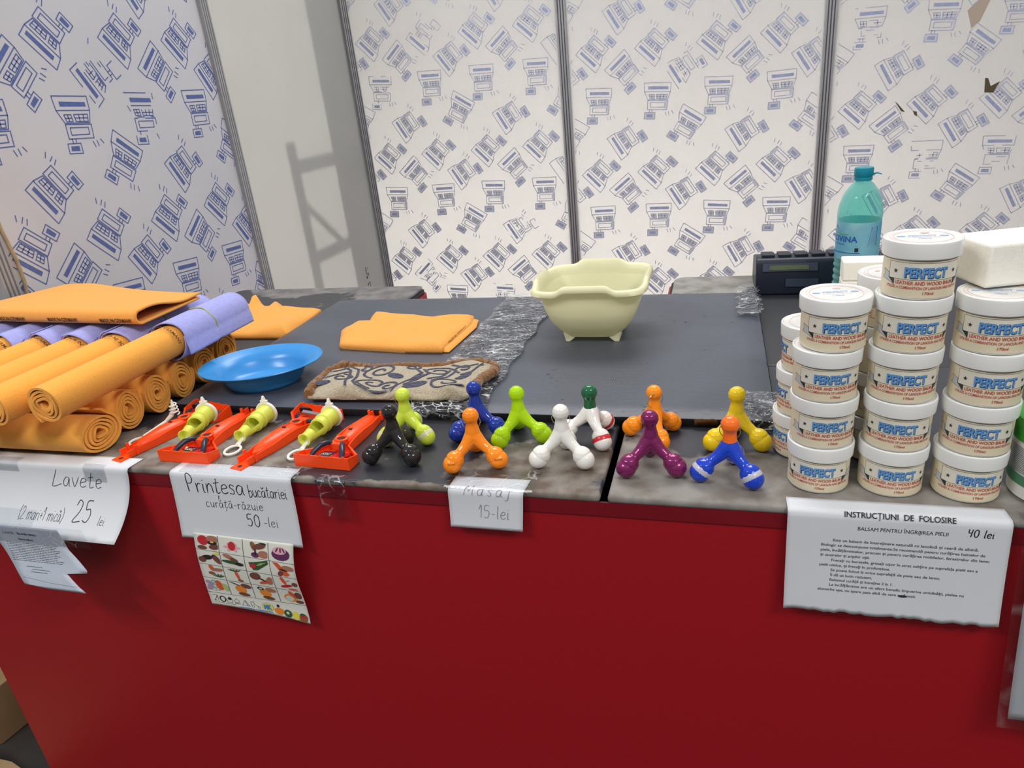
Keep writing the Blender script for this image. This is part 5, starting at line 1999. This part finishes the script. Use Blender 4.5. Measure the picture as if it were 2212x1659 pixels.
# kitchen peeler sign
g = thing('price_sign', 'white paper sign hand lettered with the price 50-lei under the orange peelers', 'sign', (0, 0, 0))
hp = hang(0.006, 0.12)
sheet('paper_sheet', None, None, -0.824, -0.606, 0.026, -0.124, hp, 'paper', parent=g, skew=(-0.012, -0.004))
b = MB()
handwrite(b, 'Prințesa', hp, -0.800, -0.037, 0.030, 0.0013, 0, 0.93, 0.07, 0.03, 1)
handwrite(b, 'bucătariei', hp, -0.687, -0.039, 0.021, 0.0010, 0, 0.74, 0.05, 0.03, 1)
handwrite(b, 'curăță-răzuie', hp, -0.772, -0.063, 0.016, 0.0009, 0, 0.96, 0.12, 0.05)
handwrite(b, '50', hp, -0.703, -0.093, 0.022, 0.0012, 0, 0.95, 0.14, 0.03, 1)
handwrite(b, '-lei', hp, -0.672, -0.091, 0.017, 0.0009, 0, 0.95, 0.12, 0.03)
b.build('handwriting', 'pen', g)
b = MB()
b.grid(lambda u, v: hp(-0.81 + 0.21 * u, 0.030 - 0.033 * v, 0.0012), 24, 6, 0, True, True)
b.build('clear_tape', 'tape_clear', g)

# picture card hanging below it
PC0 = (-0.808, ZC - 0.106)
CW, CH = 0.184, 0.148


def card(x, y, l=0.0):
    """x 0..1 to the right, y 0..1 downward"""
    xx = PC0[0] + CW * x - 0.022 * y + 0.012 * y * y
    zz = PC0[1] - CH * y - 0.006 * x
    yy = YF - 0.0148 - 0.004 * math.sin(y * 5) * (0.3 + x) - l
    return Vector((xx, yy, zz))


g = thing('picture_card', 'glossy card of vegetable carving pictures hanging below the peeler sign', 'card', (0, 0, 0))
b = MB()


def cardedge(u, v):
    yb = 1.0 + (0.10 * u * u if True else 0)
    return card(u, v * yb)


b.grid(cardedge, 20, 40, 0, True, True)
b.build('card_sheet', 'card_white', g, solid=0.0006, ang=80)
ink = MB()
CMATS = ['c_black', 'c_skin', 'c_skin2', 'c_red', 'c_orange', 'c_carrot', 'c_green', 'c_lime', 'c_purple', 'c_lilac', 'c_yellow', 'c_pink', 'c_blue', 'c_brown', 'c_pale']
ci = {k_: i for i, k_ in enumerate(CMATS)}
rowy = [0.0, 0.21, 0.405, 0.60, 0.815]
for y in rowy[1:]:
    ink.ribbon([(i / 12, y + 0.03 * i / 12) for i in range(13)], 0.0045, card, 0, 0.0006)
for x in (0.25, 0.5, 0.755):
    ink.ribbon([(x, 0.81 * i / 14 + 0.02 * x) for i in range(15)], 0.0045, card, 0, 0.0006)


def blob(c, r_, x, y, a, q, rot=0, col='c_red', lift=0.0008, n=14, pts=None):
    X0 = 0.25 * c
    Y0_ = rowy[r_] + 0.03 * X0
    hh = rowy[r_ + 1] - rowy[r_]
    P = pts if pts else ell(x, y, a, q, n, R(rot))
    ink.poly([(X0 + 0.25 * min(0.97, max(0.03, p[0])), Y0_ + hh * min(0.96, max(0.05, p[1]))) for p in P], ci[col], card, lift)


bl = blob
# row 1: radish in hands, radish flower, corer in onion, cut red onion
bl(0, 0, .36, .4, .22, .3, 0, 'c_red'); bl(0, 0, .78, .28, .26, .22, 10, 'c_skin', .001); bl(0, 0, .75, .5, .2, .12, 0, 'c_black', .0012); bl(0, 0, .75, .44, .08, .05, 0, 'c_yellow', .0014); bl(0, 0, .82, .74, .24, .16, -20, 'c_skin2', .001); bl(0, 0, .3, .85, .2, .13, 0, 'c_skin2', .001)
for a_ in range(0, 360, 60):
    bl(1, 0, .55 + .22 * math.cos(R(a_)), .58 + .16 * math.sin(R(a_)), .13, .07, a_, 'c_pink')
bl(1, 0, .55, .5, .15, .27, 0, 'c_red', .001)
bl(2, 0, .42, .3, .1, .28, -12, 'c_brown'); bl(2, 0, .66, .28, .28, .16, -25, 'c_skin2', .001); bl(2, 0, .5, .62, .03, .2, 0, 'c_black', .0012); bl(2, 0, .48, .8, .16, .16, 0, 'c_purple', .001); bl(2, 0, .82, .72, .22, .22, 30, 'c_skin', .0012); bl(2, 0, .8, .08, .16, .06, 20, 'c_black', .0012)
bl(3, 0, .5, .55, .36, .36, 0, 'c_purple'); bl(3, 0, .46, .34, .27, .22, 0, 'c_pink', .001); bl(3, 0, .36, .3, .03, .15, 20, 'c_purple', .0012); bl(3, 0, .5, .3, .03, .15, 0, 'c_purple', .0012); bl(3, 0, .62, .3, .03, .15, -20, 'c_purple', .0012)
# row 2
bl(0, 1, .42, .5, .26, .16, -18, 'c_black'); bl(0, 1, .2, .68, .16, .2, 0, 'c_skin2', .001); bl(0, 1, .82, .56, .14, .34, -24, 'c_skin2', .001); bl(0, 1, .68, .34, .15, .03, -40, 'c_black', .0014); bl(0, 1, .86, .14, .12, .09, -15, 'c_yellow', .0012)
bl(1, 1, .35, .22, .28, .14, 35, 'c_skin'); bl(1, 1, .56, .38, .18, .12, 30, 'c_skin2', .001); bl(1, 1, .45, .56, .42, .12, 6, 'c_green', .0012); bl(1, 1, .76, .62, .18, .12, 6, 'c_black', .0014)
bl(2, 1, 0, 0, 0, 0, 0, 'c_green', .0008, pts=[(.16, .34), (.4, .28), (.94, .06), (.96, .3), (.5, .82), (.3, .86), (.18, .5)]); bl(2, 1, .32, .56, .13, .16, 30, 'c_red', .001); bl(2, 1, .6, .42, .16, .03, -30, 'c_lime', .001); bl(2, 1, .7, .3, .2, .02, -26, 'c_lime', .001)
bl(3, 1, 0, 0, 0, 0, 0, 'c_carrot', .0008, pts=[(.14, .06), (.34, .06), (.78, .8), (.62, .95), (.5, .9)]); bl(3, 1, .74, .36, .25, .17, 15, 'c_skin', .001); bl(3, 1, .55, .5, .17, .05, 20, 'c_black', .0012); bl(3, 1, .4, .78, .1, .2, 15, 'c_skin2', .001)
# row 3
bl(0, 2, .5, .22, .1, .24, -12, 'c_carrot'); bl(0, 2, .74, .32, .26, .12, -10, 'c_skin', .001); bl(0, 2, .46, .62, .14, .12, 0, 'c_brown', .001)
for a_ in (-70, -40, -10, 20, 50):
    bl(0, 2, .76 + .16 * math.sin(R(a_)), .84 - .10 * math.cos(R(a_)), .03, .14, a_, 'c_green', .0012)
    bl(1, 2, .5 + .2 * math.sin(R(a_)), .16 - .05 * math.cos(R(a_)), .03, .12, a_, 'c_green', .0012)
bl(1, 2, .54, .48, .07, .34, -8, 'c_carrot'); bl(1, 2, .62, .86, .12, .09, 10, 'c_brown', .001)
bl(2, 2, .3, .3, .22, .28, 10, 'c_skin2'); bl(2, 2, .58, .5, .18, .05, 38, 'c_black', .0012); bl(2, 2, .62, .7, .24, .1, -28, 'c_carrot', .001); bl(2, 2, .86, .52, .14, .3, 10, 'c_skin', .001)
bl(3, 2, .42, .3, .08, .3, -14, 'c_carrot'); bl(3, 2, .5, .7, .26, .1, -24, 'c_red', .001); bl(3, 2, .74, .9, .2, .06, 0, 'c_carrot', .001); bl(3, 2, .86, .5, .12, .16, 0, 'c_skin2', .0012); bl(3, 2, .62, .26, .1, .015, -35, 'c_black', .0014)
# row 4
for (x, y) in ((.16, .3), (.2, .55), (.14, .72), (.26, .4), (.26, .68)):
    bl(0, 3, x, y, .1, .12, 0, 'c_lilac', .0008 + y * .0003)
for (x, y) in ((.4, .24), (.42, .5), (.36, .76), (.5, .74)):
    bl(0, 3, x, y, .1, .1, 0, 'c_green'); bl(0, 3, x, y, .075, .075, 0, 'c_pale', .0011)
bl(0, 3, .62, .45, .13, .34, -8, 'c_carrot', .001); bl(0, 3, .86, .55, .12, .26, -10, 'c_lime', .001)
for c_ in (1, 2):
    bl(c_, 3, .5, .5, .22, .28, -15, 'c_orange'); bl(c_, 3, .58, .84, .24, .12, 10, 'c_skin2', .001); bl(c_, 3, .76, .24, .22, .15, 20, 'c_skin' if c_ == 2 else 'c_skin2', .001)
bl(1, 3, .3, .14, .26, .03, 28, 'c_black', .0014); bl(2, 3, .36, .2, .13, .1, 20, 'c_black', .0014); bl(2, 3, .37, .2, .07, .05, 20, 'c_pale', .0016)
bl(3, 3, .5, .58, .26, .28, 0, 'c_orange'); bl(3, 3, .46, .62, .17, .2, 15, 'c_pale', .001); bl(3, 3, .6, .32, .09, .26, -20, 'c_carrot', .0012); bl(3, 3, .84, .36, .16, .24, 0, 'c_skin2', .001); bl(3, 3, .82, .82, .16, .12, 0, 'c_skin2', .001)
# symbols, emblem, addresses and fruit along the foot
cf = lambda x, y, l=0.0: card(x, y, l)


def line(pts, w_=0.0035, closed=False, col='c_black'):
    ink.ribbon(pts, w_, cf, ci[col], 0.0008, closed)


line([(.04, .855), (.085, .855), (.075, .895), (.06, .905), (.06, .925), (.045, .935), (.075, .935), (.06, .925)]); line([(.09, .855), (.09, .935)]); line([(.042, .935), (.095, .855)], .0025)
line(ell(.14, .90, .028, .038, 18), .012, True)
line([(.18, .885), (.185, .94), (.235, .945), (.24, .89)]); ink.poly(ell(.215, .885, .02, .022, 10), 0, cf, .0008)
line([(.262, .95), (.262, .905), (.285, .87), (.31, .905), (.31, .95)], .0035, True); line([(.278, .95), (.278, .925), (.294, .925), (.294, .95)])
line([(.335, .955), (.372, .88), (.41, .96)], .0035, True); line([(.372, .89), (.39, .96)])
line([(.43, .945), (.43, .895), (.46, .885), (.465, .93), (.52, .955)]); line(ell(.445, .955, .012, .016, 10), .003, True); line(ell(.505, .965, .012, .016, 10), .003, True)
ink.poly(ell(.60, .935, .058, .055, 24), ci['c_yellow'], cf, .0008)
line(ell(.60, .935, .058, .055, 24), .004, True, 'c_blue')
ft = lambda x, y, l=0.0: card(x, .955 - y, l)
ink.text('MK', ft, .563, -.012, .062, ci['c_blue'], .075, 'L', 0.05, .0012)
fu = lambda x, y, l=0.0: card(x, 0.966 + 0.05 * (x - .3) - y, l)
ink.text('www.mikell.eu + meditony.com', fu, .30, -.028, .022, ci['c_blue'], .34, 'L', 0.03, .0010)
ink.text('material: ABS, stainless steel', fu, .04, -.004, .015, 0, .22, 'L', 0.0, .0010)
ink.poly(ell(.71, .975, .05, .05, 14), ci['c_orange'], cf, .0008); ink.poly(ell(.71, .90, .014, .022, 10), 0, cf, .001)
ink.poly(ell(.795, .995, .04, .055, 14), ci['c_green'], cf, .0008); ink.poly(ell(.795, .985, .016, .02, 10), ci['c_pale'], cf, .001)
ink.poly(ell(.872, 1.01, .035, .06, 14), ci['c_yellow'], cf, .0008)
ink.poly(ell(.945, 1.03, .045, .06, 14), ci['c_brown'], cf, .0008); ink.poly(ell(.945, 1.015, .035, .02, 10), ci['c_red'], cf, .001); ink.poly(ell(.94, .985, .022, .02, 10), ci['c_green'], cf, .0012)
ink.build('pictures_and_print', CMATS, g)

# massage note
g = thing('price_note', 'small white note pencilled Masaj 15-lei taped at the counter edge', 'note', (0, 0, 0))
hm = hang(0.004, 0.06)
sheet('paper_sheet', None, None, -0.354, -0.243, 0.030, -0.064, hm, 'paper', parent=g, skew=(-0.003, -0.008), nu=14, nv=20)
b = MB()
hmt = lambda x, y, l=0.0: hm(x, y, l + 0.0003)
handwrite(b, 'Masaj', hmt, -0.332, -0.011, 0.017, 0.0007, 0, 1.1, 0.28, 0.15)
handwrite(b, '15-lei', hmt, -0.313, -0.046, 0.020, 0.0007, 0, 0.85, 0.12, 0.08)
b.build('handwriting', 'pencil', g)
b = MB()
b.grid(lambda u, v: hm(-0.362 + 0.128 * u, 0.052 - 0.056 * v, 0.0014), 16, 12, 0, True, True)
b.build('clear_tape', 'tape_clear', g)

# typed instructions under the jars
g = thing('instruction_sheet', 'typed sheet headed Instrucțiuni de folosire hanging under the balm jars', 'sheet', (0, 0, 0))
hi = hang(0.004, 0.14)
sheet('paper_sheet', None, None, 0.089, 0.327, 0.024, -0.150, hi, 'paper', parent=g, torn=True, edge=0.0018, skew=(0.002, 0.006), nu=40)
b = MB()
b.text('INSTRUCȚIUNI  DE  FOLOSIRE', hi, 0.212, -0.0085, 0.0062, 0, 0.118, 'C', 0.012, 0.0014)
b.text('BALSAM PENTRU ÎNGRIJIREA PIELII', hi, 0.217, -0.0265, 0.0052, 0, 0.096, 'C', 0.0, 0.0005)
TX = [(1, 'Este un balsam de întereținere naturală cu lanolină și ceară de albină.', 0.157), (0, 'Biologic se descompune totalmente.Se recomandă pentru curățirea hainelor de', 0.178),
      (0, 'piele, încălțămintelor, precum și pentru curățirea mobilelor, ferestrelor din lemn', 0.183), (0, 'și usoarelor și aripilor ușii.', 0.056),
      (1, 'Frecați cu buretele, gresați ușor în strat subțire pe suprafața pielii sau a', 0.160), (0, 'pielii untice, și frecați în profunzime.', 0.080),
      (1, 'Se poate folosi la orice suprafață de piele sau de lemn.', 0.122), (1, 'Îi dă un luciu rezistent.', 0.048), (1, 'Balsamul curăță și întreține 2 în 1.', 0.072),
      (1, 'La încălțăminte are un efect benefic împotriva umidității, pielea nu', 0.150), (0, 'absoarbe apa, nu apare pata albă de sare a zăpezii.', 0.112)]
for i, (ind, tx, wdt) in enumerate(TX):
    b.text(tx, hi, 0.130 + 0.013 * ind, -0.0445 - 0.0073 * i, 0.0037, 1, wdt * 0.99, 'L', 0.014, 0.0005)
b.build('typed_text', ['type_dark', 'type_gray'], g)
b = MB()
handwrite(b, '40 lei', hi, 0.2845, -0.0255, 0.0105, 0.0010, 0, 0.95, 0.1, 0.05, 1)
b.poly(ell(0.226, -0.1165, 0.005, 0.0018, 10), 0, hi, 0.0009)
b.build('handwriting', 'pen', g)

# sheet in a plastic sleeve at the right picture edge
g = thing('document_sleeve', 'white page in a clear plastic sleeve hanging at the right picture edge', 'sheet', (0, 0, 0))
hs = hang(0.012, 0.28)
sheet('page', None, None, 0.349, 0.559, 0.018, -0.285, hs, 'paper', parent=g, skew=(0.012, 0.0))
b = MB()
b.grid(lambda u, v: hs(0.337 + 0.012 * v + 0.235 * u, 0.020 - 0.318 * v, 0.0022), 16, 30, 0, True, True)
b.build('plastic_sleeve', 'sleeve', g)

# strip of clear tape left on the red front
b = MB()
ht = hang(0.002, 0.06)
b.grid(lambda u, v: ht(-0.563 + 0.045 * u + 0.004 * v, 0.012 - 0.075 * v, 0.0012 + 0.0004 * math.sin(u * 9 + v * 14)), 12, 20, 0, True, True)
tag(b.build('tape_strip', 'tape_clear'), 'wrinkled strip of clear tape stuck on the red counter front', 'tape')
